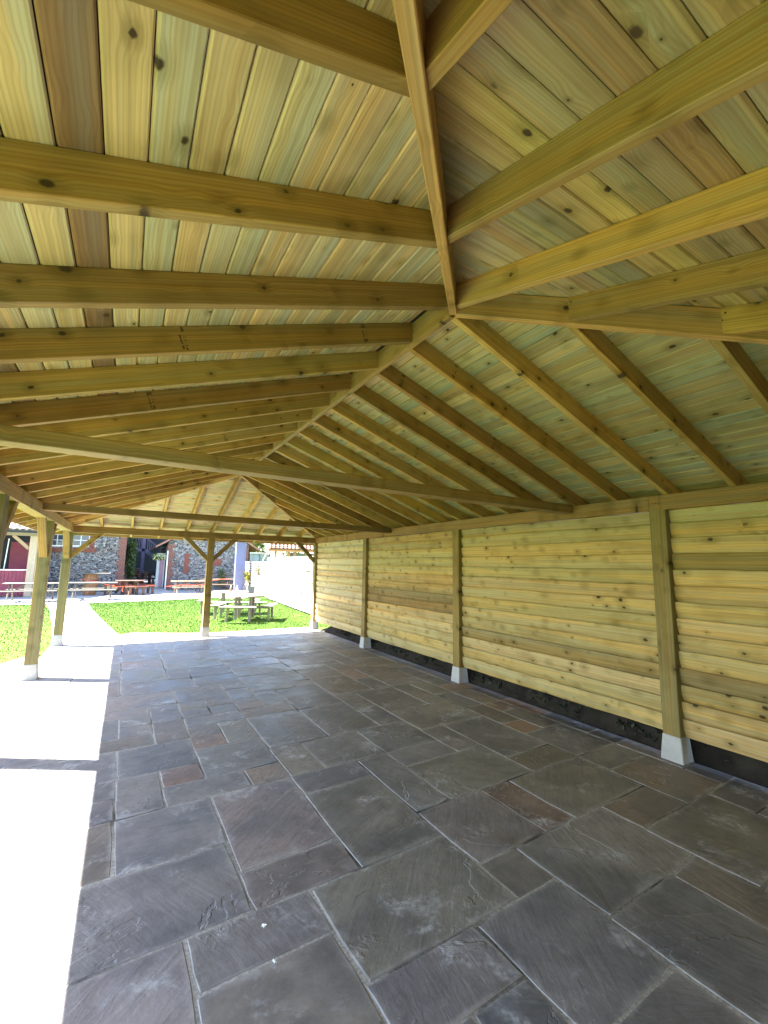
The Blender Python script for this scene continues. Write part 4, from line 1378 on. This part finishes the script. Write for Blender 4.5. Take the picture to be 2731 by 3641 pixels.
pl2 = thing('planter', 'low dark planter under the yellow flowering plant', 'planter', (4.72, 24.6, 0))
lathe('pot', pl2, [(0.25, 0.0), (0.30, 0.34), (0.32, 0.36), (0.32, 0.40), (0.27, 0.40)], 4, M_PLASTIC, None, Matrix.Translation((4.72, 24.6, 0)) @ Matrix.Rotation(math.pi / 4, 4, 'Z'))

# condiment bottles on the farther lawn table
for i, (x, y, cc, lab, nm) in enumerate(((1.52, 13.55, (0.70, 0.10, 0.06), 'small red sauce bottle on the second lawn table', 'sauce_bottle'), (1.74, 13.62, (0.75, 0.75, 0.72), 'small white bottle on the second lawn table', 'white_bottle'))):
    bo = thing(nm, lab, 'bottle', (x, y, 0.741))
    lathe('body', bo, [(0.035, 0), (0.038, 0.01), (0.038, 0.12), (0.018, 0.16)], 12, M_TILE, cc, PW(bo))
    lathe('cap', bo, [(0.018, 0.161), (0.016, 0.19), (0.008, 0.21)], 10, M_WHITE, None, PW(bo))

# barn with clay tiled roof beyond the stone wall
bn = thing('tiled_barn', 'low barn with terracotta roof beyond the stone wall', 'barn', (11, 30, 0))
box('wall', bn, (8.9, 29.2, 0), (15.5, 29.4, 2.62), M_GREY)
for x in (7.6, 8.6, 9.05):
    box('post', bn, (x, 28.7, 0), (x + 0.16, 28.86, 2.7), M_OLD, (0.42, 0.22, 0.12))
bar('brace', bn, (8.55, 28.78, 2.0), (8.15, 28.78, 2.62), 0.10, 0.08, M_OLD, (0.42, 0.22, 0.12))
box('eave_board', bn, (7.1, 28.55, 2.66), (15.5, 28.62, 2.84), M_OLD, (0.55, 0.25, 0.12))
link('roof_deck', mesh('roof_deck', [(7.1, 28.5, 2.85), (15.5, 28.5, 2.85), (15.5, 33, 5.2), (8.4, 33, 5.2), (7.1, 28.5, 2.80), (15.5, 28.5, 2.80), (15.5, 33, 5.15), (8.4, 33, 5.15)],
     [(0, 1, 2, 3), (7, 6, 5, 4), (0, 4, 5, 1), (1, 5, 6, 2), (3, 2, 6, 7), (0, 3, 7, 4)]), bn, M_OLD, (0.3, 0.15, 0.1), Matrix())
sl2 = math.atan2(2.35, 4.5)
for rrow in range(6):
    for cc in range(22):
        x = 7.3 + rrow * 0.09 + cc * 0.30; s = -0.06 + rrow * 0.33
        mw = Matrix.Translation((x, 28.5 + s * math.cos(sl2), 2.90 + s * math.sin(sl2))) @ Matrix.Rotation(sl2, 4, 'X') @ Matrix.Diagonal((1.25, 1.05, 1, 1))
        link('roof_tile', PT, bn, None, jitc((0.30, 0.16, 0.12), .2), mw)
bar('strut', bn, (6.7, 28.6, 1.9), (7.25, 28.6, 3.1), 0.08, 0.06, M_OLD, (0.6, 0.5, 0.36))
# pale glazed lean-to
gl = thing('glazed_lean_to', 'pale blue glazed lean-to between the barn and outbuilding', 'conservatory', (7.4, 32, 0))
for k in range(2):
    x = 6.62 + k * 0.80
    box('pane', gl, (x, 32.0, 1.2), (x + 0.74, 32.02, 2.48), M_BGLASS)
for k in range(3):
    x = 6.55 + k * 0.80
    box('mullion', gl, (x, 31.97, 0.0), (x + 0.06, 32.05, 2.5), M_GREY)
box('eave', gl, (6.4, 31.9, 2.502), (8.4, 32.1, 2.62), M_WHITE)
box('dwarf_wall', gl, (6.56, 31.98, 0), (8.2, 32.05, 1.19), M_WHITE)
# black lamp post
lp = thing('lamp_post', 'black lamp post beyond the end of the outbuilding', 'lamp post', (6.06, 30.0, 0))
lathe('pole', lp, [(0.09, 0), (0.07, 0.4), (0.045, 0.5), (0.04, 2.9)], 10, M_BLACK, None, PW(lp))
lathe('lantern', lp, [(0.06, 2.9), (0.13, 3.2), (0.14, 3.22), (0.03, 3.36)], 8, M_BLACK, None, PW(lp))


def tree(label, c, h, cr, n, colr, size=0.13):
    t = thing('garden_tree', label, 'tree', (c[0], c[1], 0), 0, 'trees behind the buildings')
    lathe('trunk', t, [(0.20, -0.05), (0.14, 0.6), (0.11, h * 0.45), (0.05, h * 0.75)], 10, M_OLD, (0.18, 0.13, 0.09), PW(t))
    lobes = []
    for k in range(14):
        a = rng.uniform(0, 6.283); r_ = cr * rng.uniform(0.2, 0.75); zz = h * rng.uniform(0.42, 0.95)
        lobes.append((c[0] + r_ * math.cos(a), c[1] + r_ * math.sin(a), zz))
        bar('limb', t, (c[0], c[1], h * rng.uniform(0.35, 0.5)), (c[0] + r_ * .8 * math.cos(a), c[1] + r_ * .8 * math.sin(a), zz), 0.05, 0.05, M_OLD, (0.18, 0.13, 0.09))
    def fn():
        l = rng.choice(lobes)
        return (l[0] + rng.gauss(0, .2) * cr, l[1] + rng.gauss(0, .2) * cr, l[2] + rng.gauss(0, .16) * cr)
    blob_leaves('crown', t, n, fn, size, colr)


tree('leafy green tree behind the glazed lean-to', (8.0, 36.0), 5.5, 2.0, 3500, (0.11, 0.16, 0.035))
tree('broad green tree behind the barn roof', (13.5, 40.0), 7.5, 3.0, 4500, (0.08, 0.12, 0.03))

# scraps on the paving
def scrap(label, x, y, s):
    vs, fs = [], []
    for k in range(9):
        a = rng.uniform(0, 6.283); r_ = rng.uniform(0, s)
        p = V((x + r_ * math.cos(a) * .6, y + r_ * math.sin(a), 0.006 + rng.uniform(0, .006)))
        d = V((rng.uniform(-1, 1), rng.uniform(-1, 1), rng.uniform(-.2, .3))).normalized() * s * rng.uniform(.4, .8); e = V((-d.y, d.x, rng.uniform(-.3, .3) * s)) * 0.35
        i = len(vs); vs += [p - d, p - e, p + d, p + e, p + V((0, 0, 0.004))]
        fs += [(i, i + 1, i + 4), (i + 1, i + 2, i + 4), (i + 2, i + 3, i + 4), (i + 3, i, i + 4), (i, i + 3, i + 2, i + 1)]
    o = link('feather', mesh('feather', vs, fs), None, M_FLUFF, None, Matrix())
    tag(o, label, 'feather')


scrap('small white feather scrap lying on a dark paving slab', -1.02, 0.07, 0.016)
scrap('tiny white feather scrap lying on a paving joint', -1.03, -0.14, 0.012)
